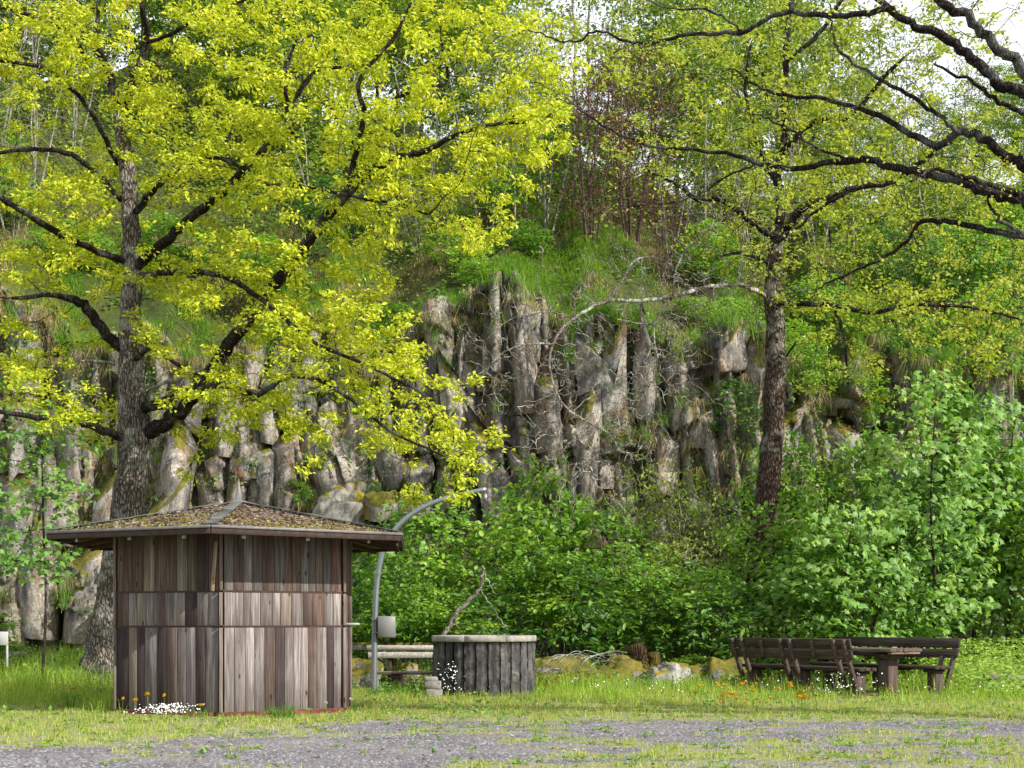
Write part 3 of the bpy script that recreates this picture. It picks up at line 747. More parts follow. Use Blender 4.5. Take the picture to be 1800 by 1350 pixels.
# ---------------------------------------------------------------- right oak, thinner leaf
S_ = 31
oakR = [
 [(1334, 1150, S_, .40), (1340, 1000, S_, .31), (1352, 860, S_, .27), (1360, 720, S_, .235), (1365, 600, S_, .22), (1358, 500, S_, .19), (1366, 430, S_, .16)],
 [(1366, 435, S_, .15), (1372, 370, S_, .12), (1366, 320, S_, .11), (1378, 240, S_, .10), (1380, 150, S_, .09), (1383, 60, S_, .08), (1400, -50, S_, .06)],
 [(1362, 428, S_, .13), (1385, 400, S_ - .5, .12), (1408, 366, S_ - .8, .11), (1455, 352, S_ - 1.2, .10), (1510, 328, S_ - 1.6, .09), (1570, 318, S_ - 2, .07), (1640, 270, S_ - 2.4, .05)],
 [(1358, 415, S_, .10), (1318, 388, S_ - .3, .08), (1270, 352, S_ - .6, .07), (1225, 350, S_ - .8, .06), (1190, 325, S_ - 1, .045), (1140, 300, S_ - 1.2, .03)],
 [(1374, 330, S_, .08), (1340, 280, S_ - .3, .07), (1326, 220, S_ - .4, .06), (1310, 160, S_ - .5, .05), (1320, 80, S_ - .6, .04)],
 [(1380, 260, S_, .08), (1430, 215, S_ - .6, .08), (1490, 205, S_ - 1, .07), (1560, 130, S_ - 1.4, .06), (1590, 100, S_ - 1.6, .04)],
 [(1380, 110, S_, .07), (1440, 60, S_ - .5, .06), (1480, 0, S_ - .7, .05)],
 [(1362, 532, S_, .08), (1410, 534, S_ - 1, .07), (1465, 537, S_ - 1.7, .06), (1535, 550, S_ - 2.3, .055), (1605, 536, S_ - 2.8, .045), (1700, 540, S_ - 3.2, .035), (1790, 560, S_ - 3.5, .025)],
 [(1466, 540, S_ - 1.7, .04), (1480, 580, S_ - 1.9, .04), (1488, 640, S_ - 2, .03), (1492, 690, S_ - 2.1, .02)],
 [(1355, 462, S_, .06), (1300, 445, S_ - .8, .045), (1270, 450, S_ - 1.2, .03)],
 [(1385, 700, S_, .04), (1378, 640, S_ + .1, .03), (1400, 600, S_ - .4, .025)],
 # bare lichened limb reaching left
 [(1350, 520, S_, .11), (1305, 502, S_ - .6, .09), (1240, 505, S_ - 1, .085), (1190, 520, S_ - 1.4, .08), (1130, 528, S_ - 1.8, .075), (1070, 530, S_ - 2.1, .07), (1020, 552, S_ - 2.4, .065), (985, 582, S_ - 2.6, .055), (968, 620, S_ - 2.7, .05), (970, 665, S_ - 2.8, .045), (990, 712, S_ - 2.9, .04), (1030, 740, S_ - 3, .035), (1068, 762, S_ - 3.1, .025), (1092, 792, S_ - 3.2, .012)],
 [(970, 606, S_ - 2.7, .045), (935, 604, S_ - 2.8, .04), (900, 612, S_ - 2.9, .03), (868, 634, S_ - 3, .022), (850, 665, S_ - 3, .010)],
 [(1062, 532, S_ - 2.1, .035), (1090, 500, S_ - 2.1, .035), (1112, 462, S_ - 2.1, .033), (1140, 452, S_ - 2, .03), (1180, 466, S_ - 1.9, .028), (1188, 500, S_ - 1.7, .02)],
 [(1182, 520, S_ - 1.5, .035), (1190, 470, S_ - 1.6, .035), (1215, 430, S_ - 1.7, .032), (1262, 392, S_ - 1.8, .028), (1300, 360, S_ - 1.9, .02), (1330, 335, S_ - 2, .012)],
 [(1180, 525, S_ - 1.4, .035), (1160, 556, S_ - 1.6, .033), (1142, 570, S_ - 1.8, .03), (1090, 562, S_ - 2, .022), (1050, 548, S_ - 2.2, .014)],
 [(1148, 566, S_ - 1.8, .024), (1152, 610, S_ - 1.9, .02), (1160, 650, S_ - 2, .016), (1130, 690, S_ - 2, .010)],
 [(988, 712, S_ - 2.9, .022), (980, 740, S_ - 2.9, .02), (984, 790, S_ - 2.9, .012)],
 [(1035, 742, S_ - 3, .02), (1038, 800, S_ - 3, .016), (1015, 830, S_ - 3, .010)],
 [(1000, 556, S_ - 2.5, .025), (960, 548, S_ - 2.6, .022), (900, 560, S_ - 2.7, .016), (850, 600, S_ - 2.8, .010)],
]
rows_R = ["1222334335555554321",
          "1344455556666433223",
          "0133446656665433333",
          "0122336656765554313",
          "0112226666776665434",
          "0001355666666555555",
          "0012233455665555444",
          "0001001234566554444",
          "0000001243543334455",
          "0000000112234667788",
          "0000000011578899999",
          "0000000001257899999",
          "0000000000054335788",
          "0000000000022001233"]
limbsR = traced(oakR, 6, .02, 6)
A = grid_points(rows_R, 900, 50, .62, lambda px, py: (S_ - 1.8 + 0 * px, 2.6 + 0 * px), 21)
t_r = root('oak_tree', (float(limbsR[0][0][0][0]), S_, 0), label='thinly leaved oak with a bare lichened limb reaching left in front of the cliff', cat='tree')
lmb, att = shift_to(t_r, limbsR, A, .85)
# dead limbs take only the bare twigs, so keep attractors for the living ones
nR = build_tree(t_r, lmb[:11], att, M, M['gold_leaf'], limb_mats0='brown_bark', seed=8, step=.26, kill=.32, nleaf=20, lsize=.105, lw=.6, shape='rhomb', rmax=.012, spread=.09, maxn=11000, keep=.6)
gd = np.random.default_rng(12)
dl = lmb[11:]
dm = MB()
for q, (P, r) in enumerate(dl):
    V, fs = tube(P, r * .62, 8, True, .12, 60 + q); part('dead_limb', V, fs, M['dead_bark'], t_r, True)
# bare twigs of the dead limb
A_ = []
for P, r in dl:
    for p in P[::1]:
        for _ in range(7): A_.append(p + gd.normal(0, .62, 3) + np.array([0, 0, -.3]))
P0 = np.vstack([P for P, r in dl])
PP, par = colonize(P0, [-1] * len(P0), np.array(A_), step=.11, kill=.12, infl=1.2, seed=5, jit=.5, maxn=9000)
r = radii(par, len(P0), .0045); ch = np.arange(len(P0), len(PP))
V1, F1 = segs(PP[par[ch]], PP[ch], np.minimum(r[ch] * 1.2, .02), np.minimum(r[ch], .018), 4)
part('dead_twigs', V1, F1, M['dead_bark'], t_r)['kind'] = 'stuff'
print('right oak leaves', nR)

# ---------------------------------------------------------------- near oak just outside the right edge: its limbs cross the sky
U_ = 15.0
oakN = [
 [(2700, 1345, U_, .42), (2690, 1000, U_, .30), (2660, 700, U_, .27), (2620, 450, U_, .24), (2580, 200, U_, .2), (2540, -100, U_, .16)],
 [(2650, 620, U_, .15), (2400, 560, U_, .13), (2100, 470, U_, .11), (1950, 400, U_, .09), (1810, 358, U_, .075), (1730, 335, U_ + .2, .062), (1650, 310, U_ + .4, .055), (1575, 295, U_ + .6, .05), (1505, 281, U_ + .8, .045), (1400, 296, U_ + 1.1, .038), (1330, 285, U_ + 1.3, .032), (1250, 265, U_ + 1.6, .026), (1140, 256, U_ + 1.9, .02), (1050, 214, U_ + 2.2, .015), (1000, 180, U_ + 2.4, .01)],
 [(2630, 500, U_, .13), (2350, 450, U_, .11), (2050, 400, U_, .09), (1900, 330, U_, .08), (1805, 292, U_, .068), (1762, 270, U_ + .2, .06), (1702, 230, U_ + .3, .055), (1650, 255, U_ + .5, .05), (1592, 232, U_ + .7, .042), (1525, 195, U_ + .9, .036), (1450, 176, U_ + 1.2, .028), (1340, 156, U_ + 1.5, .02), (1290, 120, U_ + 1.7, .01)],
 [(2600, 350, U_, .14), (2350, 330, U_, .12), (2050, 260, U_, .10), (1900, 205, U_, .09), (1800, 160, U_, .078), (1750, 143, U_ + .1, .07), (1680, 76, U_ + .3, .062), (1602, 40, U_ + .5, .05), (1550, 4, U_ + .7, .045), (1500, -60, U_ + .9, .035)],
 [(2590, 260, U_ - .2, .13), (2300, 250, U_ - .4, .11), (2000, 200, U_ - .4, .09), (1830, 150, U_ - .3, .075), (1772, 100, U_ - .2, .065), (1720, 46, U_ - .1, .06), (1650, -2, U_, .055), (1600, -60, U_, .05)],
 [(1572, 16, U_ + .6, .045), (1475, 26, U_ + .9, .04), (1365, 26, U_ + 1.2, .035), (1310, 56, U_ + 1.4, .032), (1220, 60, U_ + 1.7, .028), (1125, 76, U_ + 2, .022), (1050, 56, U_ + 2.2, .018), (1000, 75, U_ + 2.4, .014), (930, 52, U_ + 2.6, .008)],
 [(2660, 690, U_, .11), (2350, 610, U_ + .3, .09), (2050, 500, U_ + .3, .07), (1900, 440, U_ + .3, .055), (1805, 416, U_ + .3, .046), (1725, 402, U_ + .4, .04), (1625, 388, U_ + .6, .032), (1595, 424, U_ + .7, .025), (1530, 465, U_ + .8, .02), (1450, 500, U_ + 1, .013), (1430, 520, U_ + 1.1, .008)],
 [(1810, 348, U_, .04), (1700, 312, U_ - .1, .032), (1640, 300, U_ - .2, .022), (1600, 320, U_ - .3, .012)],
 [(1800, 415, U_ + .3, .03), (1752, 380, U_ + .2, .022), (1735, 350, U_ + .2, .014)],
 [(1690, 234, U_ + .3, .032), (1650, 205, U_ + .3, .03), (1595, 165, U_ + .4, .028), (1500, 110, U_ + .6, .022), (1465, 70, U_ + .7, .018), (1460, 10, U_ + .8, .01)],
 [(1505, 281, U_ + .8, .022), (1440, 262, U_ + .9, .018), (1380, 222, U_ + 1, .014), (1330, 200, U_ + 1.1, .008)],
 [(1800, 200, U_, .035), (1740, 170, U_, .03), (1700, 140, U_ + .1, .022), (1640, 110, U_ + .2, .014)],
 [(1570, 320, U_ + .6, .028), (1480, 340, U_ + .7, .024), (1400, 400, U_ + .9, .016), (1370, 420, U_ + 1, .008)],
 [(1330, 285, U_ + 1.3, .016), (1280, 310, U_ + 1.4, .014), (1210, 350, U_ + 1.6, .01), (1100, 365, U_ + 1.8, .006)],
 [(1310, 56, U_ + 1.4, .018), (1250, 20, U_ + 1.5, .016), (1160, 10, U_ + 1.7, .012), (1080, -30, U_ + 1.9, .008)],
]
limbsN = traced(oakN, 7, .036, 9)
gn = np.random.default_rng(33); A_ = []
for q, (P, r) in enumerate(limbsN):
    if q == 0: continue
    for p in P:
        if gn.random() < .8:
            for _ in range(3): A_.append(p + gn.normal(0, .5, 3) + np.array([0, .1, .05]))
A4 = np.stack([gn.uniform(6.2, 12, 260), gn.uniform(11, 18, 260), gn.uniform(6, 12, 260)], -1)
# keep the off-frame crown off the view
A4 = A4[(A4[:, 0] / A4[:, 1] > .44) | ((A4[:, 2] - EYE) / A4[:, 1] > .54)]
t_n = root('oak_tree', (float(limbsN[0][0][0][0]), U_, 0), label='oak outside the right edge whose dark bare-looking limbs cross the upper right sky', cat='tree')
lmb, att = shift_to(t_n, limbsN, np.vstack([np.array(A_), A4]), .84)
nN = build_tree(t_n, lmb, att, M, M['gold_leaf'], seed=14, step=.14, kill=.19, nleaf=5, lsize=.05, lw=.6, shape='rhomb', rmax=.0062, spread=.06, maxn=9000, keep=.6, tipr=.0028, jit=.35, clump_skip=.44)
print('near oak', nN)

# ---------------------------------------------------------------- trees beyond the cliff
def proto_tree(kind, seed, h=9.0, rad=2.2, nA=420, leafmat='far_leaf', nleaf=11, lsize=.13, bark='twig', base=.25, tr=.09, lean=0, stems=1, multi=False, shape='rhomb', wfac=.6, spread=.2, kill=.4, step=.3, rmax=.014, layer=0, cull=.28):
    g = np.random.default_rng(seed); rt = root(kind); limbs = []
    for s in range(stems):
        a = g.uniform(0, 6.28); k = .0 if stems == 1 else .35
        top = np.array([math.cos(a) * k * rad * 1.5, math.sin(a) * k * rad * 1.5, h * g.uniform(.75, .95)])
        pts = [np.array([math.cos(a) * .12 * (stems > 1), math.sin(a) * .12 * (stems > 1), -.3]) + (top) * t + g.normal(0, .12 * h / 9, 3) * (t > 0) * t for t in np.linspace(0, 1, 6)]
        P = catmull(np.array(pts), 4); r_ = np.linspace(tr / (stems ** .5), tr * .15, len(P)); limbs.append((P, r_))
    Z = g.uniform(base, 1, nA) ** .9; prof = np.sin(np.clip((Z - base) / (1 - base), 0, 1) ** .8 * np.pi) ** .6 + .12
    an = g.uniform(0, 6.28, nA); rr = g.random(nA) ** .55 * rad * prof
    Apt = np.stack([np.cos(an) * rr, np.sin(an) * rr, Z * h], -1)
    nn = fbm(Apt[:, 0] * .55 + seed, Apt[:, 1] * .55, Apt[:, 2] * .55, o=2); Apt = Apt[nn > np.quantile(nn, cull)]
    if layer:
        ph_ = fbm(Apt[:, 0] * .8, Apt[:, 1] * .8, o=2) * layer * 3; Apt[:, 2] = np.round((Apt[:, 2] + ph_) / layer) * layer - ph_ + g.normal(0, .03, len(Apt))
    for q, (P, r_) in enumerate(limbs):
        V, fs = tube(P, r_, 7, True, .04, seed + q); part('trunk' if stems == 1 else 'stem', V, fs, M[bark], rt, True)
    P0 = np.vstack([P for P, _ in limbs]); m = P0[:, 2] > base * h * .6; P0 = P0[m]
    PP, par = colonize(P0, [-1] * len(P0), Apt, step=step, kill=kill, infl=2.5, seed=seed, jit=.25, maxn=3000)
    r_ = radii(par, len(P0), .006); ch = np.arange(len(P0), len(PP))
    V1, F1 = segs(PP[par[ch]], PP[ch], np.minimum(r_[ch] * 1.2, .05), np.minimum(r_[ch], .045), 3)
    part('branches', V1, F1, M[bark], rt)['kind'] = 'stuff'
    if nleaf:
        fine = ch[r_[ch] < rmax]; dirs = norm(PP[fine] - PP[par[fine]]); idx = np.repeat(np.arange(len(fine)), nleaf); n = len(idx)
        C = PP[fine][idx] + g.normal(0, spread, (n, 3)) * np.array([1, 1, .45])
        D = dirs[idx] * .5 + g.normal(0, .8, (n, 3)) * np.array([1, 1, .35]) + np.array([0, 0, -.2])
        U = np.array([.1, -.35, .9]) + g.normal(0, .45, (n, 3)); L = lsize * g.uniform(.6, 1.3, n)
        V, F_ = leaves(C, D, U, L, L * wfac, shape); part('crown' if stems == 1 else 'foliage', V, F_, M[leafmat], rt)['kind'] = 'stuff'
    return rt
def clone(rt, loc, rz, sc, label=None, group=None):
    r = rt.copy(); COL.objects.link(r); r.location = loc; r.rotation_euler = (0, 0, rz); r.scale = sc if hasattr(sc, '__len__') else (sc,) * 3
    if label: r['label'] = label
    if group: r['group'] = group
    for c in rt.children:
        d = c.copy(); COL.objects.link(d); d.parent = r
    return r
used = set()
def place(proto, loc, rz, sc, label, cat, group=None):
    if proto.name not in used:
        used.add(proto.name); o = proto; o.location = loc; o.rotation_euler = (0, 0, rz); o.scale = sc if hasattr(sc, '__len__') else (sc,) * 3
    else: o = clone(proto, loc, rz, sc)
    return tag(o, label, cat, group)
far = [proto_tree('broadleaf_tree', 31, 10, 2.8, 620, nleaf=17, lsize=.19), proto_tree('broadleaf_tree', 32, 9, 2.5, 560, nleaf=17, lsize=.18), proto_tree('broadleaf_tree', 33, 11, 2.3, 520, nleaf=14, lsize=.18, base=.3)]
thin = proto_tree('young_tree', 34, 9, 1.5, 260, nleaf=7, base=.35, tr=.06, bark='pale_bark')
bare = proto_tree('bare_tree', 35, 8, 2.6, 1000, nleaf=0, base=.12, tr=.08, bark='pale_bark', stems=4)
dusk = proto_tree('copper_shrub', 36, 8, 1.9, 1300, leafmat='dusk_leaf', nleaf=5, lsize=.12, base=.1, tr=.12, bark='dusk_twig', stems=7, kill=.3, step=.25)
def on_hill(px, Y): x = (px - 900) / F * Y; return (x, Y, float(hillz(np.array([x]), np.array([Y]))[0]) - .2)
ft = [(30, 52, 0, .9), (110, 47, 1, .75), (180, 58, 2, 1.0), (250, 50, 0, .85), (330, 56, 1, .95), (400, 48, 2, .9), (470, 52, 0, 1.0), (540, 47, 1, .95), (600, 57, 0, 1.2), (660, 49, 2, 1.0), (740, 54, 0, 1.1),
      (800, 48, 1, .9), (860, 57, 2, 1.05), (960, 60, 1, 1.1), (1080, 56, 0, .95), (1150, 50, 2, .85), (1230, 54, 1, 1.15), (1300, 49, 0, .95), (1370, 56, 2, 1.1), (1430, 50, 1, 1.0), (1500, 57, 0, 1.1),
      (1550, 48, 2, .8), (1620, 53, 0, 1.0), (1690, 48, 1, .8), (1740, 56, 0, .95), (1800, 50, 2, .9), (1880, 54, 0, 1.), (-60, 50, 1, 1.), (-140, 55, 0, 1.1), (1460, 44, 1, .5), (1640, 44, 0, .5), (1780, 43, 1, .5), (1270, 44, 1, .55),
      (560, 62, 2, 1.3), (700, 63, 0, 1.3), (1190, 63, 2, 1.1), (420, 64, 0, 1.1)]
ORD = ['first', 'second', 'third', 'fourth', 'fifth', 'sixth', 'seventh', 'eighth', 'ninth', 'tenth', 'eleventh', 'twelfth', 'thirteenth', 'fourteenth', 'fifteenth', 'sixteenth']
cnt_ = {}
for q, (px, Y, k, s) in enumerate(sorted(ft)):
    sd_ = 'left' if px < 600 else ('middle' if px < 1200 else 'right'); cnt_[sd_] = cnt_.get(sd_, -1) + 1
    s = s * (.56 if (px > 1480 or 930 < px < 1120) else 1); loc = on_hill(px, Y); side = 'left' if px < 600 else ('middle' if px < 1200 else 'right')
    place(far[k], loc, rng.uniform(0, 6.28), (s, s, s * rng.uniform(.9, 1.15)), {'left': ORD[cnt_[sd_]] + ' fresh green tree from the left on the hillside behind the yellow-green oak', 'middle': ORD[cnt_[sd_]] + ' fresh green tree from the left above the middle of the cliff', 'right': ORD[cnt_[sd_]] + ' fresh green tree from the left on the hill behind the thinly leaved oak'}[side], 'tree', 'green trees on the %s hilltop' % side)
for q, (px, Y, s) in enumerate(sorted([(905, 41, .62), (925, 42, .7), (890, 43, .7), (840, 42, .65), (1240, 43, .8), (1010, 45, 1.15), (1035, 47, 1.25), (1095, 46, 1.1), (1500, 43, .7), (1410, 45, .8), (945, 44, .75), (1590, 45, .8), (1700, 46, .75)])):
    place(thin, on_hill(px, Y), rng.uniform(0, 6.28), (s, s, s * 1.1), ORD[q] + ' slender pale-stemmed young tree from the left on the bank above the cliff', 'tree', 'slender young trees above the cliff')
for px, Y, s, lb in [(60, 42, .85, 'pale leafless bush on the slope at the far left'), (-20, 45, 1.0, 'pale leafless bush cut by the left edge of the picture'), (130, 46, .9, 'pale leafless bush behind the forked oak trunk'), (1290, 40.5, .55, 'tangle of bare stems right of the green bank'), (1180, 42, .7, 'bare-stemmed bush beside the coppery shrubs'), (860, 41, .8, 'grey leafless thicket among the slender pale trees'), (960, 42, .9, 'grey leafless thicket above the bright grass'), (740, 42, .8, 'leafless thicket behind the tips of the yellow-green oak'),
              (1340, 42, .8, 'leafless thicket behind the right oak trunk'), (1440, 43, .9, 'leafless thicket right of the oak trunk on the hill'), (1650, 43, .9, 'leafless thicket on the hill toward the right edge'), (20, 39.5, .6, 'low leafless bush on the slope at the left edge'), (560, 42, .8, 'leafless thicket behind the long rising oak limb')]:
    place(bare, on_hill(px, Y), rng.uniform(0, 6.28), s, lb, 'bush')
for px, Y, s, lb in [(1040, 40.5, .78, 'dark coppery shrub with dense stems above the cliff'), (1110, 42, .9, 'tall coppery shrub standing behind the denser one'), (1165, 39.5, .42, 'small purplish shrub on the right of the coppery thicket')]:
    place(dusk, on_hill(px, Y), rng.uniform(0, 6.28), s, lb, 'shrub')

# ---------------------------------------------------------------- shrub belt at the cliff foot
hz = [proto_tree('hazel_shrub', 41 + q, 3.0, 1.55, 560, leafmat='hazel_leaf', nleaf=12, lsize=.125, bark='twig', base=.17, tr=.045, stems=6, shape='oval', wfac=.68, spread=.12, kill=.24, layer=.34, cull=.50, step=.2, rmax=.010) for q in range(3)]
hz.append(proto_tree('hawthorn_shrub', 51, 3.0, 1.5, 620, leafmat='spring_leaf', nleaf=9, lsize=.075, bark='pale_bark', base=.12, tr=.04, stems=7, shape='rhomb', wfac=.6, spread=.09, kill=.22, step=.2, rmax=.010, cull=.55))
hz.append(proto_tree('elder_shrub', 52, 3.0, 1.6, 460, leafmat='elder_leaf', nleaf=9, lsize=.17, bark='twig', base=.15, tr=.05, stems=5, shape='oval', wfac=.45, spread=.14, kill=.28, step=.22, rmax=.012, layer=.4, cull=.5))
shr = [(640, 27, 0, .95, 1.0, 'hazel bush between the kiosk and the bent steel pole'), (700, 30, 4, 1.1, 1.2, 'hazel bush behind the bent steel pole'), (745, 27.5, 2, .9, .75, 'low bush behind the lichened bench'),
       (800, 29.5, 0, 1.1, 1.15, 'hazel bush under the lamp end of the bent pole'), (850, 27.5, 4, .9, .75, 'low bush behind the left half of the stone fountain'), (905, 30, 2, 1.15, 1.15, 'tall bush behind the right half of the stone fountain'),
       (935, 32.5, 0, 1.0, 1.65, 'tall young bush climbing against the pale rock columns'), (970, 28, 4, 1.0, .95, 'dark leafy bush right of the fountain top'), (1030, 31, 1, 1.2, 1.15, 'bush at the foot of the middle rock columns'),
       (1080, 28.5, 2, 1.1, .9, 'spreading bush over the mossy boulders'), (1130, 32.5, 3, 1.1, 1.7, 'tall bush against the cliff left of the leaning trunk'), (1160, 30, 3, 1.1, 1.05, 'bush behind the mossy tree stump'),
       (1215, 28, 4, 1.0, .85, 'low bush left of the right oak trunk'), (1250, 32, 3, 1.15, 1.5, 'tall bush just left of the right oak trunk'), (1290, 29, 1, .9, .8, 'bush at the base of the right oak'),
       (1395, 29.5, 2, 1.1, 1.25, 'bush just right of the right oak trunk'), (1440, 32.5, 3, 1.2, 1.75, 'tall bush with yellowish tips right of the oak trunk'), (1520, 33, 2, 1.2, 1.6, 'tall bush behind the maple saplings'),
       (1480, 27.8, 0, 1.1, .95, 'leafy bush behind the picnic table'), (1600, 30, 4, 1.2, 1.2, 'bush beneath the large-leaved maple'), (1700, 32, 2, 1.3, 1.5, 'bush between the maple and the right edge'),
       (1790, 32, 1, 1.2, 1.2, 'bush cut by the right edge of the picture'), (0, 30, 1, .6, .45, 'low bush at the left edge below the rock wall'), (135, 30.5, 2, .5, .4, 'small bush left of the big oak base'), (-90, 30, 0, .9, .7, 'bush outside the left edge'),
       (1880, 29, 2, 1.2, 1.3, 'bush outside the right edge'), (1345, 27.6, 3, .75, .75, 'bright low bush in front of the right oak trunk'), (1000, 27.0, 2, .5, .45, 'knee-high bush behind the mossy boulders'), (1215, 26.9, 0, .45, .5, 'knee-high bush left of the picnic benches'),
       (1665, 31.5, 0, 1.2, 1.9, 'tallest bush behind the large-leaved maple'), (1385, 33, 2, 1.0, 1.9, 'tall loose bush against the cliff right of the oak trunk')]
for (px, Y, k, s, hs, lb) in shr:
    x = (px - 900) / F * Y
    place(hz[k], (x, Y, float(gz(np.array([x]), np.array([Y]))[0]) - .05), rng.uniform(0, 6.28), (s, s, s * hs * .95), lb, 'shrub')

for (px, Y, k, s, hs, lb) in [(470, 39.5, 0, .8, .8, 'bush on the bank behind the big oak, below its forked limbs'), (600, 40.5, 4, .9, .9, 'bush on the bank behind the long rising limb of the big oak'), (690, 38.5, 2, .6, .6, 'small bush on the cliff edge left of the slender pale trees'),
        (745, 41, 3, .9, .9, 'bush on the bank left of the slender pale trees'), (830, 38.2, 1, .55, .6, 'small bush hanging over the cliff edge below the slender trees'), (870, 41.5, 2, .9, .8, 'bush among the slender pale trees'), (1250, 40, 0, .8, .9, 'bush on the bank right of the bright grass'),
        (1330, 41, 3, 1.0, 1.0, 'bush on the bank behind the right oak trunk'), (1440, 39, 2, .8, .9, 'bush on the cliff edge right of the oak trunk'), (1560, 40.5, 4, 1., 1.0, 'bush above the cliff behind the golden sprays'), (1680, 39.5, 1, 1., 1., 'bush above the cliff toward the right edge'), (1790, 41, 2, 1., 1., 'bush above the cliff at the right edge'),
        (790, 39.3, 1, .7, .75, 'bush on the bank left of the first pale tree, hanging over the rock'), (915, 39.8, 0, .6, .7, 'bush at the foot of the slender pale trees'), (1215, 38, 2, .55, .6, 'bush on the cliff edge under the bare limb'), (650, 37.6, 1, .5, .5, 'small bush on the cliff edge behind the oak sprays'),
        (1290, 36.9, 0, .6, .7, 'bush rooted on the rim left of the right oak trunk'), (1400, 36.6, 1, .7, .8, 'bush rooted on the rim right of the right oak trunk'), (1510, 36.7, 2, .7, .8, 'bush spilling over the rim behind the golden sprays'), (1620, 36.6, 0, .75, .8, 'bush spilling over the rim above the maple'), (1740, 36.6, 1, .8, .9, 'bush spilling over the rim near the right edge'),
        (300, 40, 1, .9, .8, 'bush on the slope right of the oak trunk'), (120, 39, 2, .8, .7, 'bush on the slope left of the oak trunk'), (20, 40, 0, .9, .8, 'bush on the slope at the left edge'), (1010, 43.5, 1, 1.1, 1., 'bush at the top of the bright grass bank')]:
    x, y, z = on_hill(px, Y); place(hz[k], (x, y, z - .1), rng.uniform(0, 6.28), (s, s, s * hs), lb, 'shrub')

for (px, py, k, s, lb) in [(1290, 760, 4, .55, 'bush on a rock ledge left of the right oak trunk'), (1420, 700, 0, .6, 'bush on a high rock ledge right of the oak trunk'), (1500, 760, 2, .65, 'bush on a rock ledge behind the maple'), (1590, 700, 4, .6, 'bush on a high rock ledge behind the maple'), (1690, 740, 1, .65, 'bush on a rock ledge near the right edge'), (1780, 690, 0, .65, 'bush on a high rock ledge at the right edge'),
        (450, 880, 0, .32, 'small leafy bush sprouting from the rock behind the kiosk finial'), (520, 885, 1, .30, 'small leafy bush sprouting from the rock right of the finial'), (250, 640, 3, .5, 'bush on a rock ledge behind the oak trunk')]:
    Y = 34.6; x = (px - 900) / F * Y; z = EYE + (HY - py) / F * Y; Y = float(facefull(np.array([x]), np.array([z]))[0]) + .1
    place(hz[k], ((px - 900) / F * Y, Y, EYE + (HY - py) / F * Y - .3), rng.uniform(0, 6.28), s, lb, 'shrub')

def maple(name, px, Y, h, rad, seed, label, nobj=150, nA=420, tr=.05, nleaf=4, lsize=.17, base=.1):
    g = np.random.default_rng(seed); x = (px - 900) / F * Y
    rt = root(name, (x, Y, float(gz(np.array([x]), np.array([Y]))[0])), label=label, cat='tree')
    pts = np.array([[0, 0, -.2], [.05, 0, h * .3], [-.05, .1, h * .6], [.1, 0, h * .95]]) + g.normal(0, .05, (4, 3)); P = catmull(pts, 6)
    V, fs = tube(P, np.linspace(tr, .012, len(P)), 8, True, .05, seed); part('trunk', V, fs, M['twig'], rt, True)
    Z = g.uniform(base, 1, nA); prof = np.sin((Z - base) / (1 - base) * np.pi * .92 + .15) ** .5
    an = g.uniform(0, 6.28, nA); rr = g.random(nA) ** .5 * rad * prof
    Apt = np.stack([np.cos(an) * rr, np.sin(an) * rr, Z * h], -1)
    P0 = P[P[:, 2] > .3]; PP, par = colonize(P0, [-1] * len(P0), Apt, step=.2, kill=.26, infl=2.5, seed=seed, jit=.2, maxn=2500)
    r_ = radii(par, len(P0), .004); ch = np.arange(len(P0), len(PP))
    V1, F1 = segs(PP[par[ch]], PP[ch], np.minimum(r_[ch] * 1.2, .03), np.minimum(r_[ch], .03), 4); part('branches', V1, F1, M['twig'], rt)['kind'] = 'stuff'
    fine = ch[r_[ch] < .010]; idx = np.repeat(fine, nleaf); n = len(idx)
    C = PP[idx] + g.normal(0, .11, (n, 3)) * np.array([1, 1, .6]); D = g.normal(0, .7, (n, 3)) * np.array([1, 1, .4]) + np.array([.1, -.25, -.45])
    U = np.array([.25, -.6, .8]) + g.normal(0, .35, (n, 3)); L = lsize * g.uniform(.55, 1.25, n)
    # front-most large leaves singly
    order = np.argsort(C[:, 1] - L * 4); own = order[:nobj]; rest = order[nobj:]
    V, F_ = leaves(C[rest], D[rest], U[rest], L[rest], L[rest] * .95, 'maple', .2); part('foliage', V, F_, M['maple_leaf'], rt)['kind'] = 'stuff'
    for i_ in own:
        d = norm(D[i_]); s_ = norm(np.cross(d, U[i_])); nn = np.cross(s_, d)
        o = obj('leaf', mleaf[i_ % 3], rt); Mx = Matrix(((d[0], s_[0], nn[0]), (d[1], s_[1], nn[1]), (d[2], s_[2], nn[2]))).to_4x4(); Mx.translation = Vector(C[i_])
        o.matrix_basis = Mx @ Matrix.Scale(float(L[i_]), 4)
    return rt
mleaf = []
for q in range(3):
    V, F_ = leaves(np.zeros((1, 3)), np.array([[1., 0, 0]]), np.array([[0, 0, 1.]]), np.array([1.]), np.array([.95 + .06 * q]), 'maple', .15 + .1 * q)
    mleaf.append(make_mesh('leaf', V, F_, M['maple_leaf']))
maple('maple_sapling', 1640, 27.6, 6.3, 1.6, 71, 'large-leaved maple sapling rising above the bushes at the right', 220, 520)
maple('maple_sapling', 1490, 27.0, 3.7, 1.35, 72, 'maple sapling with bright lower branches behind the picnic table', 200, 420)
maple('maple_sapling', 1770, 30.5, 6.2, 1.5, 73, 'maple sapling near the right edge of the picture', 120, 420)
maple('maple_sapling', 1590, 28.3, 1.9, 1.2, 74, 'low maple sapling with pale leaves just behind the far bench', 120, 260)
maple('maple_sapling', 1375, 28.0, 2.2, .85, 75, 'small maple sapling in front of the right oak trunk', 80, 180, lsize=.14)
maple('ash_sapling', 72, 25.6, 5.4, 1.25, 76, 'slim sapling with drooping green leaves at the left in front of the rock wall', 100, 230, .035, 5, .13, .38)

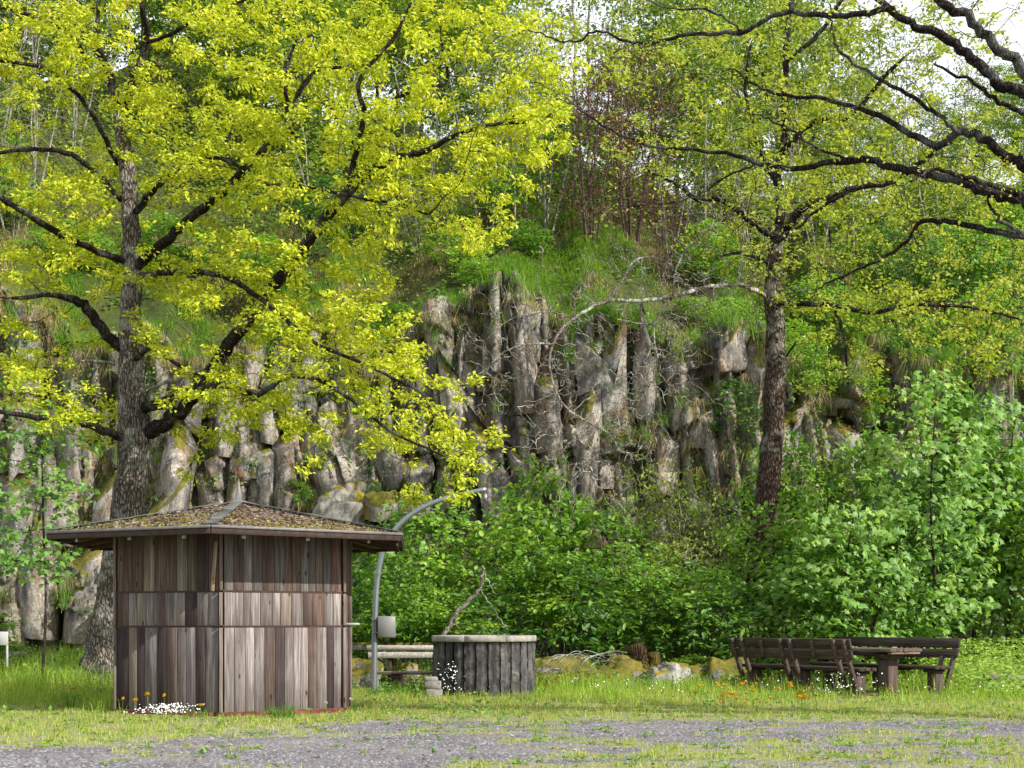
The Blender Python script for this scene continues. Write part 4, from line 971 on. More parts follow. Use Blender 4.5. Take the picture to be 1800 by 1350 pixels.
# ---------------------------------------------------------------- kiosk
KX, KY = -3.99, 19.93; RW = 1.83; RE = 2.72; PH0 = math.atan2(-1.83, .13)
kio = root('kiosk', (KX, KY, 0), label='hexagonal weathered wooden kiosk with shallow moss-strewn roof, closed up', cat='kiosk')
def hexc(rad, k, z): a = PH0 + k * math.pi / 3; return np.array([math.cos(a) * rad, math.sin(a) * rad, z])
tones = {'grey': (.215, .195, .19), 'light': (.30, .272, .262), 'brown': (.145, .112, .097), 'dark': (.065, .052, .052), 'tan': (.235, .20, .168), 'red': (.20, .135, .115)}
# real orders of the boards as seen, face 5 = left front, face 0 = right front, face 1 = the reddish narrow view
seq = {(5, 0): 'dtdgdbggdg', (5, 1): 'bgtgbgldgg', (5, 2): 'bbbtbbgbdr', (0, 0): 'lglgbdgllbldg', (0, 1): 'llglgltgbrgl', (0, 2): 'gblgbgrbggbgr', (1, 0): 'rrlrrrrrr', (1, 1): 'rrrrrrrrr', (1, 2): 'rrrbrrrrr'}
tk = {'d': 'dark', 'g': 'grey', 'l': 'light', 'b': 'brown', 't': 'tan', 'r': 'red'}
tiers = [(.055, 1.187), (1.213, 1.657), (1.683, 2.52)]
for k in range(6):
    a = hexc(RW, k, 0); b = hexc(RW, k + 1, 0); u = norm(b - a); Lw = np.linalg.norm(b - a); nrm = np.array([u[1], -u[0], 0])
    if k == 5 or True:
        if np.dot(nrm, (a + b) / 2) < 0: nrm = -nrm
    for ti, (z0, z1) in enumerate(tiers):
        s = seq.get((k, ti), ''.join(random.choice('gbgldt') for _ in range(11)))
        ws = np.array([rng.uniform(.75, 1.3) for _ in s]); ws = ws / ws.sum() * (Lw - .10); x0 = .05
        for wv, c in zip(ws, s):
            ctr = a + u * (x0 + wv / 2); x0 += wv
            mb = MB(); bevel_box(mb, (0, 0, 0), (wv - .005, .024, z1 - z0), .004)
            # slight bow
            V, fs = mb.get()
            o = part('board', V, fs, M['board'], kio, False, tuple(np.array(tones[tk[c]]) * rng.uniform(.85, 1.15)))
            p = ctr - nrm * (.012 + rng.uniform(0, .006)); o.location = (p[0], p[1], (z0 + z1) / 2); o.rotation_euler = (0, rng.normal(0, .002), math.atan2(u[1], u[0]))
    # inner shell and dark rails seen in the gaps
    mb = MB(); mid = (a + b) / 2 - nrm * .05
    Mz = np.array([[u[0], nrm[0], 0], [u[1], nrm[1], 0], [0, 0, 1]])
    bevel_box(mb, (mid[0], mid[1], 1.27), (Lw - .08, .03, 2.44), .003, Mz); mb.build('inner_wall', M['darkwood'], kio)
    for z in (1.2, 1.67):
        mb = MB(); p = (a + b) / 2 - nrm * .018; bevel_box(mb, (p[0], p[1], z), (Lw - .06, .022, .05), .003, Mz); mb.build('rail', M['darkwood'], kio)
    mb = MB(); p = (a + b) / 2 - nrm * .03; bevel_box(mb, (p[0], p[1], .01), (Lw - .02, .06, .11), .004, Mz); mb.build('base_board', M['redwood'], kio)
    # corner post strip
    mb = MB(); c_ = hexc(RW - .004, k, 1.28); ang = PH0 + k * math.pi / 3; Mr = np.array([[math.cos(ang), -math.sin(ang), 0], [math.sin(ang), math.cos(ang), 0], [0, 0, 1]])
    for z0, z1 in tiers:
        mb2 = MB(); bevel_box(mb2, (0, 0, 0), (.034, .045, z1 - z0), .006); V, fs = mb2.get()
        o = part('corner_post', V, fs, M['board'], kio, False, (.30, .26, .235)); o.location = (c_[0], c_[1], (z0 + z1) / 2); o.rotation_euler = (0, 0, ang)
# the batten that hangs askew at the front corner
mb = MB(); bevel_box(mb, (0, 0, 0), (.045, .02, .66), .003); V, fs = mb.get()
p = hexc(RW + .03, 0, 2.0); o = part('loose_batten', V, fs, M['board'], kio, False, (.42, .33, .24)); o.location = (p[0] - .09, p[1] + .03, 2.0); o.rotation_euler = (0, R(4), PH0 + 1.57)
ZE = 2.475; ZA = 3.0; TH = .05
apex = np.array([0, 0, ZA])
for k in range(6):
    a = hexc(RE, k, ZE); b = hexc(RE, k + 1, ZE)
    # sagging, uneven sheet: subdivided triangle
    n = 14; pts = []; idx = {}
    for i_ in range(n + 1):
        for j in range(n + 1 - i_):
            l1 = i_ / n; l2 = j / n; p = apex * (1 - l1 - l2) + a * l1 + b * l2
            edge = min(l1, l2, 1 - l1 - l2) * 3
            p = p + np.array([0, 0, .02 * (fbm(np.array([p[0] * 5.]), np.array([p[1] * 5.]), o=3)[0] - .5) * min(1, edge * 4)]); idx[i_, j] = len(pts); pts.append(p)
    nt_ = len(pts); T_ = []
    for i_ in range(n):
        for j in range(n - i_):
            T_.append((idx[i_, j], idx[i_ + 1, j], idx[i_, j + 1]))
            if j < n - i_ - 1: T_.append((idx[i_ + 1, j], idx[i_ + 1, j + 1], idx[i_, j + 1]))
    bot = [apex - [0, 0, TH], a - [0, 0, TH], b - [0, 0, TH]]; B0 = nt_
    V = np.array(pts + bot); T_ += [(B0, B0 + 2, B0 + 1)]
    part('roof_panel', V, [np.array(T_)], M['roof'], kio)
    u = norm(b - a); Le = np.linalg.norm(b - a); nr = norm(np.array([(a + b)[0], (a + b)[1], 0])); Mz = np.array([[u[0], nr[0], 0], [u[1], nr[1], 0], [0, 0, 1]]); mid = (a + b) / 2
    mb = MB(); bevel_box(mb, mid + nr * .018 - [0, 0, .062], (Le + .01, .03, .075), .004, Mz); mb.build('fascia', M['darkwood'], kio)
    mb = MB(); bevel_box(mb, mid + nr * .025 + [0, 0, -.006], (Le + .02, .05, .036), .005, Mz); mb.build('drip_edge', M['drip'], kio)
    # soffit boards
    for t in np.linspace(.05, .95, 9):
        e = a * t + b * (1 - t); i0 = e * (RW * .95 / RE); i0[2] = ZE + (1 - RW * .95 / RE) * (ZA - ZE)
        if abs(t - .5) < .06 or abs(t - .16) < .04 or abs(t - .84) < .04:
            mb = MB(); m_ = (e + i0) / 2 - [0, 0, .115]; d_ = norm(e - i0); Md = np.array([d_, np.cross([0, 0, 1], d_) / np.linalg.norm(np.cross([0, 0, 1], d_)), [0, 0, 1]]).T
            bevel_box(mb, m_ - d_ * .03, (np.linalg.norm(e - i0) - .02, .05, .07), .004, Md); mb.build('rafter', M['darkwood'], kio)
            mb = MB(); bevel_box(mb, e - d_ * .04 - [0, 0, .128], (.012, .052, .045), .002, Md); mb.build('rafter_end', M['concrete'], kio)
    # hip cap, slates overlapping
    for s in range(7):
        t0 = .02 + s * .14; p = apex * (1 - t0 - .07) + a * (t0 + .07); p = p + [0, 0, .03 + .004 * (s % 2)]
        d_ = norm(a - apex); sd = norm(np.cross([0, 0, 1], d_)); Md = np.array([d_, sd, np.cross(d_, sd)]).T
        mb = MB(); bevel_box(mb, p, (.40, .15, .014), .003, Md, .003); mb.build('hip_tile', M['hipcap'], kio)
mb = MB(); P = np.array([[0, 0, ZA - .02], [0, 0, ZA + .02], [0, 0, ZA + .04], [0, 0, ZA + .26], [0, 0, ZA + .36]]); V, fs = tube(P, np.array([.14, .13, .055, .022, .004]), 12); part('finial', V, fs, M['drip'], kio, True)
o_s = MB(); bevel_box(o_s, (0, 0, 0), (.17, .26, .03), .004); V, fs = o_s.get(); o = part('shelf', V, fs, M['white'], kio); p = hexc(RW, 1, 1.235) + np.array([.10, .15, 0]); o.location = p
# litter and moss on the roof
g = np.random.default_rng(91); n = 9000; k = g.integers(0, 6, n); l = np.sort(g.random((n, 2)), 1); l1 = l[:, 0]; l2 = l[:, 1] - l[:, 0]; l0 = 1 - l[:, 1]
HA = np.array([hexc(RE, i_, ZE) for i_ in range(7)]); C = apex[None] * l0[:, None] + HA[k] * l1[:, None] + HA[k + 1] * l2[:, None]; C[:, 2] += .004 + g.random(n) * .012
D = g.normal(0, 1, (n, 3)) * [1, 1, .12]; U = np.array([0, 0, 1.]) + g.normal(0, .4, (n, 3)); L = g.uniform(.03, .08, n)
V, F_ = leaves(C, D, U, L, L * .6); part('leaf_litter', V, F_, M['litter'], kio)['kind'] = 'stuff'
n = 5500; k = g.integers(0, 6, n); l2 = g.random(n); lo = g.random(n) ** 2.2 * .5; C = apex[None] * lo[:, None] + (HA[k] * l2[:, None] + HA[k + 1] * (1 - l2)[:, None]) * (1 - lo)[:, None]
kk = fbm(C[:, 0] * 2.2, C[:, 1] * 2.2, o=3) > .40; C = C[kk]; n = len(C); C[:, 2] += .0; D = g.normal(0, .5, (n, 3)) + [0, 0, .9]; U = g.normal(0, 1, (n, 3)); L = g.uniform(.012, .035, n)
V, F_ = leaves(C, D, U, L, L * 1.2); part('moss', V, F_, M['moss_tuft'], kio)['kind'] = 'stuff'

# ---------------------------------------------------------------- bent steel pole with control box and lamp
YP = 23.5
pts = np.array([W3(a, b, YP) for a, b in [(657, 1226), (658, 1160), (659, 1100), (661, 1045), (666, 1000), (676, 962), (695, 930), (722, 905), (758, 885), (800, 872), (855, 860)]])
pr = root('bent_pole', (float(pts[0][0]), YP, 0), label='grey steel pole bent over like a crook beside the kiosk, with a grey box', cat='pole')
o0 = np.array([pts[0][0], YP, 0.]); pts = pts - o0
P = catmull(pts, 7); V, fs = tube(P, np.linspace(.052, .042, len(P)), 16); part('pole', V, fs, M['steel'], pr, True)
c = W3(680, 1102, YP - .02) - o0
mb = MB(); bevel_box(mb, c + [0, -.02, 0], (.30, .15, .37), .012); bx = mb.build('control_box', M['box_grey'], pr)
mb = MB(); bevel_box(mb, c + [-.01, -.098, 0], (.265, .012, .345), .005); mb.build('box_door', M['box_grey'], bx)
for dz in (.12, -.1):
    mb = MB(); bevel_box(mb, c + [-.17, -.0, dz], (.15, .10, .025), .004); mb.build('bracket', M['steel'], pr)
e = P[-1]
V, fs = tube(np.array([e + [-.02, 0, -.02], e + [-.02, 0, -.08], e + [-.02, 0, -.085], e + [-.02, 0, -.22]]), np.array([.015, .015, .04, .036]), 10); part('spotlight', V, fs, M['steel'], pr, True)

# ---------------------------------------------------------------- round stone fountain
FX, FY = (851 - 900) / F * 23.9, 23.85
fo = root('fountain', (FX, FY, 0), label='round trough of upright dark split-stone posts under a pale concrete ring', cat='fountain')
nP = 26; RF = .885
g = np.random.default_rng(55)
for k in range(nP):
    a = 2 * math.pi * k / nP + .1; wv = 2 * math.pi * RF / nP - .025 - g.uniform(0, .012)
    nxv, nzv = 4, 11
    X = np.linspace(-wv / 2, wv / 2, nxv); Z = np.linspace(-.02, .925, nzv); VV = []
    for z in Z:
        for ix, x in enumerate(X):
            d = 0 if ix in (0, nxv - 1) else .035
            VV.append((x + (g.normal(0, .004) if ix in (0, nxv - 1) else 0), d + (g.normal(0, .012) if ix not in (0, nxv - 1) else g.normal(0, .005)), z))
    for z in (Z[0], Z[-1]):
        for x in (-wv / 2, wv / 2): VV.append((x, -.09, z))
    Fq = [(r_ * nxv + c_, (r_ + 1) * nxv + c_, (r_ + 1) * nxv + c_ + 1, r_ * nxv + c_ + 1) for r_ in range(nzv - 1) for c_ in range(nxv - 1)]
    b0 = nxv * nzv
    Vn = np.array(VV); side = []
    mbp = MB(); mbp.add(Vn, Fq + [tuple([b0] + [r_ * nxv for r_ in range(nzv)][::1] + [b0 + 2]), tuple([b0 + 3] + [r_ * nxv + nxv - 1 for r_ in range(nzv)][::-1] + [b0 + 1]), (b0 + 2, *[(nzv - 1) * nxv + c_ for c_ in range(nxv)], b0 + 3)])
    V, fs = mbp.get(); o = part('stone_post', V, fs, M['palisade'], fo)
    o.location = (math.cos(a) * (RF - .03), math.sin(a) * (RF - .03), 0); o.rotation_euler = (0, 0, a - math.pi / 2)
V, fs = tube(np.array([[0, 0, 0], [0, 0, .5], [0, 0, .925]]), np.array([.83, .83, .83]), 40); part('core', V, fs, M['darkwood'], fo, True)
# concrete ring in segments
for k in range(8):
    aa = np.linspace(2 * math.pi * k / 8 + .004, 2 * math.pi * (k + 1) / 8 - .004, 8) - .35; ri, ro = .62, .915; VV = []
    for a in aa:
        for rr_, z in ((ri, .93), (ro - .01, .93), (ro, .94), (ro, 1.02), (ro - .012, 1.032), (ri, 1.032)): VV.append((math.cos(a) * rr_, math.sin(a) * rr_, z))
    Fq = [(i_ * 6 + j, i_ * 6 + (j + 1) % 6, (i_ + 1) * 6 + (j + 1) % 6, (i_ + 1) * 6 + j) for i_ in range(7) for j in range(6)]
    mb = MB(); mb.add(np.array(VV), [q[::-1] for q in Fq] + [tuple(range(6)), tuple(range(47, 41, -1))]); mb.build('coping_stone', M['concrete'], fo)
# concrete blocks beside it
bl = [(763, 1221, .30, .17, .15, .1, 'lowest grey concrete block of the small stack beside the fountain'), (761, 1208, .29, .17, .13, -.06, 'middle grey concrete block of the small stack beside the fountain'), (757, 1199, .25, .16, .07, .2, 'thin top block of the small stack beside the fountain')]
zz = 0
for px, py, wv, d, h, rz, lb in bl:
    mb = MB(); bevel_box(mb, (0, 0, h / 2), (wv * .9, d, h), .008, None, .002); o = mb.build('concrete_block', M['block']); o.location = ((px - 900) / F * 22.8, 22.8, zz); o.rotation_euler = (0, 0, rz); zz += h + .001
    tag(o, lb, 'block', 'blocks by the fountain')

# ---------------------------------------------------------------- old lichened bench and beam
def rotz(a): return np.array([[math.cos(a), -math.sin(a), 0], [math.sin(a), math.cos(a), 0], [0, 0, 1]])
M['lichen_wood'] = simple('lichen_wood', (.40, .375, .33), .9, 0, .6, 30, .006)
M['pink_wood'] = wood_mat('pink_wood', (.42, .30, .23), .6, .1, 2)
YB = 25.0
def pl(name, mat, rt, px0, px1, py0, py1, Y, d=.05, o=np.zeros(3), rz=0, jit=.004, color=None):
    a = W3(px0, py0, Y); b = W3(px1, py1, Y); mb = MB(); c = (a + b) / 2 - o
    bevel_box(mb, (0, 0, 0), (abs(b[0] - a[0]), d, abs(b[2] - a[2])), .008, None, jit); V, fs = mb.get(); q = part(name, V, fs, mat, rt, False, color); q.location = c; q.rotation_euler = (0, 0, rz); return q
ob = np.array([(710 - 900) / F * YB, YB, 0]); br = root('park_bench', ob, label='old bench with crusty lichen-white back planks behind the bent pole', cat='bench')
pl('back_plank', M['lichen_wood'], br, 645, 800, 1134, 1144, YB, .05, ob); pl('back_plank', M['lichen_wood'], br, 647, 800, 1146, 1157, YB, .05, ob)
pl('seat_plank', M['pink_wood'], br, 650, 800, 1181, 1186, YB - .15, .14, ob); pl('seat_plank', M['grey_wood'], br, 650, 800, 1180, 1184, YB - .34, .14, ob)
for xx in (686, 775): 
    q = pl('back_post', M['darkwood'], br, xx - 4, xx + 2, 1136, 1206, YB + .05, .08, ob); q.rotation_euler = (R(-6), 0, 0)
    pl('leg', M['pink_wood'], br, xx + 16, xx + 23, 1186, 1216, YB - .3, .09, ob)
    pl('cross_beam', M['darkwood'], br, xx - 4, xx + 20, 1186, 1196, YB - .2, .35, ob)
q = pl('timber_beam', M['darkwood'], None, 560, 775, 1129, 1143, 27.0, .22); tag(q, 'long mossy timber beam behind the old bench', 'beam')
q.data.materials[0] = M['boulder']

# ---------------------------------------------------------------- picnic set
uvec = np.array([-.525, .851]); pvec = np.array([.851, .525]); A0 = np.array([5.62, 22.45]); LB = 3.0
ang_u = math.atan2(uvec[1], uvec[0])
DW = (.062, .052, .042)
def bench(name, origin, flip, label):
    s = -1 if flip else 1     # local x along length, local y towards the table (pvec = -90deg from u)
    rt = root(name, (*origin, 0), ang_u, label=label, cat='bench', group='benches at the picnic table')
    def bx(nm, c, sz, ry=0, rx=0, col=DW, b=.008, mat='bench_wood'):
        mb = MB(); bevel_box(mb, (0, 0, 0), sz, b, None, .0015); V, fs = mb.get(); o = part(nm, V, fs, M[mat], rt, False, col); o.location = (c[0], -s * c[1], c[2]); o.rotation_euler = (s * rx, ry, 0); return o
    for k, y in enumerate((.20, .335, .47)):
        bx('seat_plank', (LB / 2 + rng.uniform(-.01, .01), y, .475), (LB, .125, .06), col=tuple(np.array(DW) * rng.uniform(.9, 1.5)))
    th = math.atan2(.22, 1.0)
    for z, h in ((.90, .17), (.715, .155)):
        bx('back_plank', (LB / 2, .02 - .22 * (z - .5), z), (LB, .045, h), rx=-th, col=tuple(np.array(DW) * rng.uniform(.9, 1.3)))
    for xp in (.22, LB / 2, LB - .25):
        for dx in (-.12, .12):
            # raking strut from the top of the back to the foot
            y0, z0, y1, z1 = -.125, .97, .20, .12; Ls = math.hypot(y1 - y0, z1 - z0); t = math.atan2(y1 - y0, z0 - z1)
            bx('strut', (xp + dx, (y0 + y1) / 2 - .02, (z0 + z1) / 2), (.07, .07, Ls), rx=-t, col=(.115, .092, .075))
        bx('leg', (xp, .30, .20), (.20, .20, .44), col=(.12, .092, .085), b=.012, mat='leg_wood')
        bx('cross_beam', (xp, .33, .42), (.16, .38, .05), col=(.07, .05, .04))
    for xp in (.22 + (LB / 2 - .22) / 2, LB * .75 - .12):
        bx('cleat', (xp, -.085, .80), (.07, .04, .30), rx=-th, col=(.12, .09, .07))
        bx('seat_cleat', (xp, .335, .43), (.10, .34, .035), col=(.08, .06, .05))
    return rt
M['leg_wood'] = wood_mat('leg_wood', None, .6, .1, 2)
bench('bench', A0, False, 'dark timber bench with its slatted back towards the viewer, left of the picnic table')
Bo = A0 + pvec * 2.5
bench('bench', Bo, True, 'dark timber bench beyond the picnic table, facing the viewer')
To = A0 + pvec * 1.25
tb = root('picnic_table', (*To, 0), ang_u, label='heavy dark timber picnic table between the two slatted benches', cat='table')
def bxt(nm, c, sz, col=DW, b=.008, mat='bench_wood'):
    mb = MB(); bevel_box(mb, (0, 0, 0), sz, b, None, .0015); V, fs = mb.get(); o = part(nm, V, fs, M[mat], tb, False, col); o.location = c; return o
for k in range(5):
    bxt('top_plank', (LB / 2 + rng.uniform(-.01, .01), (k - 2) * .152, .785), (LB, .145, .06), tuple(np.array((.15, .12, .10)) * rng.uniform(.8, 1.4)))
for xp in (.06, .42, LB / 2, LB - .42): bxt('batten', (xp, 0, .735), (.09, .70, .035), (.30, .22, .19) if xp < .1 else DW)
for xp in (.42, LB - .42):
    bxt('leg', (xp, 0, .31), (.24, .24, .62), (.15, .115, .105), .015, 'leg_wood')
    mb = MB(); VV = []
    for z, hx, hy in ((.62, .12, .12), (.72, .14, .30)):
        for sx, sy in ((-1, -1), (1, -1), (1, 1), (-1, 1)): VV.append((xp + sx * hx, sy * hy, z))
    mb.add(np.array(VV), BOXF); o = mb.build('leg_head', M['leg_wood'], tb, False, (.10, .075, .065))

# ---------------------------------------------------------------- boulders, stump, log, planks
def boulder(name, px, py, Y, wpx, hpx, d, seed, mat, label, cat='boulder', sub=30):
    g = np.random.default_rng(seed); nu, nv = sub, sub // 2 + 1; th = np.arange(nu) / nu * 2 * np.pi; ph = np.linspace(-.35, np.pi / 2, nv)
    Tt, Ph = np.meshgrid(th, ph); D3 = np.stack([np.cos(Tt) * np.cos(Ph), np.sin(Tt) * np.cos(Ph), np.sin(Ph)], -1).reshape(-1, 3)
    rr = .55 + .95 * (fbm(D3[:, 0] * 1.6 + seed, D3[:, 1] * 1.6, D3[:, 2] * 1.6 + 5, o=3))
    rr = rr - .1
    wv = wpx / F * Y; h = hpx / F * Y; D3 = np.sign(D3) * np.abs(D3) ** .75; V = D3 * rr[:, None] * np.array([wv / 2, d / 2, h]); V = V + .22 * (np.stack([fbm(V[:, 0] * 5 + q, V[:, 1] * 5 + seed, V[:, 2] * 5, o=3) for q in (0, 9, 20)], -1) - .5); V = V + g.normal(0, .008, V.shape)
    Fq = [(j * nu + i_, j * nu + (i_ + 1) % nu, (j + 1) * nu + (i_ + 1) % nu, (j + 1) * nu + i_) for j in range(nv - 1) for i_ in range(nu)]
    o = part(name, V, [np.array(Fq)], mat, None, False); o.location = ((px - 900) / F * Y, Y, EYE + (HY - py) / F * Y - .02)
    return tag(o, label, cat)
bdl = [(965, 1200, 26.0, 84, 44, 'ochre-mossed boulder closest to the fountain'), (1012, 1198, 26.3, 90, 46, 'second mossy boulder from the fountain, under dry twigs'), (1062, 1202, 26.1, 84, 36, 'flat mossy boulder in the middle of the low rock mound'), (1096, 1196, 26.5, 96, 44, 'broad ochre-mossed boulder just left of the stump'),
       (1145, 1196, 26.8, 80, 40, 'dark mossy boulder right behind the stump'), (1225, 1198, 26.6, 90, 36, 'low mossy boulder right of the bare grey one'), (1278, 1196, 26.4, 84, 50, 'mossy boulder half hidden left of the picnic benches'),
       (632, 1212, 26.0, 74, 62, 'shaggy golden-mossed boulder between the kiosk and the old bench'), (722, 1208, 26.6, 74, 46, 'mossy boulder behind the legs of the old bench'), (678, 1206, 27.0, 60, 40, 'small mossy boulder behind the bent pole')]
for q, (px, py, Y, wp, hp, lb) in enumerate(bdl): boulder('mossy_boulder', px, py, Y, wp * 1.25, hp, 1.0, 10 + q, M['boulder'], lb)
boulder('boulder', 1172, 1196, 25.9, 74, 38, .6, 3, M['bare_boulder'], 'pale grey bare boulder in the grass near the stump')
boulder('mossy_boulder', 668, 898, 33.2, 62, 40, .8, 7, M['boulder'], 'round yellow-mossed boulder at the cliff foot above the kiosk roof')
boulder('boulder', 600, 905, 33.4, 90, 45, .8, 8, M['bare_boulder'], 'fallen pale block under the overhang above the kiosk roof')
M['stump_bark'] = bark_mat('stump_bark', (.02, .014, .01), (.09, .06, .04), (.16, .15, .1), .3, (.14, .11, .02))
st = root('tree_stump', W3(1125, 1185, 26.4), label='broken mossy tree stump with a dark hollow among the boulders', cat='stump')
P = np.array([[0, 0, -.2], [0.02, 0, .1], [-.02, .03, .35], [-.08, .02, .58]]); V, fs = tube(catmull(P, 4), np.linspace(.26, .15, 13), 12, True, .16, 3); part('stump', V, fs, M['stump_bark'], st)
P = np.array([[.22, 0, -.1], [.26, -.02, .15], [.24, -.04, .42]]); V, fs = tube(catmull(P, 4), np.linspace(.18, .14, 9), 11, True, .12, 4); part('broken_stub', V, fs, M['stump_bark'], st)
lg = root('mossy_log', W3(95, 1212, 24.6), label='long mossy log lying in the shade left of the kiosk', cat='log')
o_ = np.array(lg.location); P = np.array([W3(-60, 1208, 24.9), W3(20, 1212, 24.8), W3(90, 1214, 24.6), W3(150, 1218, 24.4), W3(205, 1222, 24.2)]) - o_
V, fs = tube(catmull(P, 6), np.full(25, .11), 12, True, .09, 8); part('log', V, fs, M['boulder'], lg, True)
V, fs = tube(catmull(np.array([W3(120, 1225, 24.2), W3(160, 1238, 23.5), W3(190, 1245, 23.2)]) - o_, 5), np.full(11, .07), 10, True, .09, 9); part('log_stub', V, fs, M['bark'], lg, True)
for q, (px, py, L, rz, lb) in enumerate([(1775, 1190, .9, .1, 'upper grey plank lying in the herbs at the right edge'), (1770, 1203, 1.1, -.12, 'lower grey plank lying in the herbs at the right edge')]):
    mb = MB(); bevel_box(mb, (0, 0, 0), (L, .22, .06), .01, None, .004); V, fs = mb.get(); o = part('plank', V, fs, M['grey_wood']); o.location = W3(px, py, 24.3 - q * .3); o.rotation_euler = (R(4), R(2), rz); tag(o, lb, 'plank')
wb = root('white_sign', W3(4, 1150, 26), label='small white board on a short post at the left edge', cat='sign')
mb = MB(); bevel_box(mb, (0, 0, .30), (.22, .03, .26), .006); mb.build('board', M['white'], wb); mb = MB(); bevel_box(mb, (.09, .01, .0), (.035, .035, .50), .004); mb.build('post', M['white'], wb)
# dead branch leaning behind the fountain
db = root('dead_branch', W3(835, 1105, 25.6), label='forked grey dead branch leaning in the bushes behind the fountain', cat='branch'); o_ = np.array(db.location)
for q, (pp, r0) in enumerate([([(775, 1125), (800, 1082), (822, 1058), (843, 1034), (848, 1012), (850, 995)], .042), ([(843, 1036), (862, 1062), (880, 1088), (892, 1108)], .014), ([(852, 1010), (862, 1030), (872, 1046)], .012), ([(812, 1070), (800, 1085), (808, 1110)], .018)]):
    P = catmull(np.array([W3(a, b, 25.6) for a, b in pp]) - o_, 5) + rng.normal(0, .015, (5 * len(pp) - 4, 3)); V, fs = tube(P, np.linspace(r0, r0 * .55, len(P)), 8, True, .1, q); part('stem' if q == 0 else 'fork', V, fs, M['dead_bark'], db, True)
# arching dry twigs over the boulder
dt = root('dry_branch', W3(985, 1150, 25.4), label='pale dry twigs arching over the mossy boulder right of the fountain', cat='branch'); o_ = np.array(dt.location); g = np.random.default_rng(8)
for q in range(14):
    x0 = 945 + q * 8 + g.uniform(-8, 8); P = catmull(np.array([W3(x0 - 6, 1185, 25.2), W3(x0 + 6, 1172 + g.uniform(-10, 6), 25.2), W3(x0 + 30 + g.uniform(-9, 9), 1152 + g.uniform(-10, 12), 25.3), W3(x0 + 70 + g.uniform(-25, 25), 1152 + g.uniform(-12, 26), 25.5)]) - o_, 5)
    V, fs = tube(P, np.linspace(.009, .004, len(P)), 5); part('twig', V, fs, M['dead_bark'], dt, True)

# ---------------------------------------------------------------- grass and ground cover
def blades(C, H, Wd, lean, g, seg=2, droop=0.35):
    """curved grass blades, 3 triangles each"""
    n = len(C); a = g.uniform(0, 6.28, n); d = np.stack([np.cos(a), np.sin(a), np.zeros(n)], -1); s = np.stack([-d[:, 1], d[:, 0], np.zeros(n)], -1)
    # turn blades broadside-ish at random
    b = g.uniform(0, 6.28, n); s = np.stack([np.cos(b), np.sin(b), np.zeros(n)], -1)
    H = H[:, None]; Wd = Wd[:, None]; ln = (lean * g.uniform(.2, 1.4, n))[:, None]; up = np.array([0, 0, 1.])
    m = C + up * H * .55 + d * H * ln * .35; t = C + up * H * (1 - droop * ln) + d * H * ln
    V = np.stack([C - s * Wd / 2, C + s * Wd / 2, m - s * Wd * .35, m + s * Wd * .35, t], 1).reshape(-1, 3)
    T_ = np.array([(0, 1, 3), (0, 3, 2), (2, 3, 4)]); return V, (np.arange(n)[:, None, None] * 5 + T_[None]).reshape(-1, 3)
def blocked(x, y):
    m = (np.hypot(x - KX, y - KY) < RW - .02) | (np.hypot(x - FX, y - FY) < .86)
    q = (x - A0[0]) * pvec[0] + (y - A0[1]) * pvec[1]; tt = (x - A0[0]) * uvec[0] + (y - A0[1]) * uvec[1]
    return m
def under_set(x, y):
    q = (x - A0[0]) * pvec[0] + (y - A0[1]) * pvec[1]; tt = (x - A0[0]) * uvec[0] + (y - A0[1]) * uvec[1]
    return (q > .25) & (q < 2.3) & (tt > -.3) & (tt < 3.0)
def scatter(n, x0, x1, y0, y1, g, fn=None, tuft=1, ts=.05):
    x = g.uniform(x0, x1, n); y = y0 + (y1 - y0) * g.random(n) ** 1.0; m = np.abs(x) < y * .40 + 1.5
    x = x[m]; y = y[m]
    if fn is not None: k = g.random(len(x)) < fn(x, y); x = x[k]; y = y[k]
    x = np.repeat(x, tuft) + g.normal(0, ts, len(x) * tuft); y = np.repeat(y, tuft) + g.normal(0, ts, len(y) * tuft)
    k = ~blocked(x, y); return x[k], y[k]
g = np.random.default_rng(101)
def pf(x, y): q = greenness(x, y); return np.clip((q - .35) * 1.6, 0, 1) * (.35 + .65 * (fbm(x * 2.3, y * 2.3, o=2) > .46)) * np.where(under_set(x, y), .12, 1)
x, y = scatter(26000, -11, 11, 11.3, 26, g, pf, 6, .04); n = len(x)
H = g.uniform(.025, .085, n) * (1 + .8 * np.clip((y - 19) / 4, 0, 1)); V, F_ = blades(np.stack([x, y, gz(x, y)], -1), H, g.uniform(.006, .012, n), .55, g)
x2, y2 = scatter(900, -8, 8, 11.3, 20, g, lambda x, y: .3 + greenness(x, y) * .7, 9, .035); n2 = len(x2); C2 = np.stack([x2, y2, gz(x2, y2) + .005], -1); D2 = g.normal(0, 1, (n2, 3)) * [1, 1, .3] + [0, 0, .45]; L2 = g.uniform(.03, .08, n2); V2, F2 = leaves(C2, D2, np.array([0, 0, 1.]) + g.normal(0, .3, (n2, 3)), L2, L2 * .35, 'oval'); tag(part('plantain_weeds', V2, F2, M['herb']), 'small leafy weeds rooted in the gravel', kind='stuff')
tag(part('short_grass', V, F_, M['verge_grass']), 'short sparse grass along the gravel edge', kind='stuff'); print('short', n)
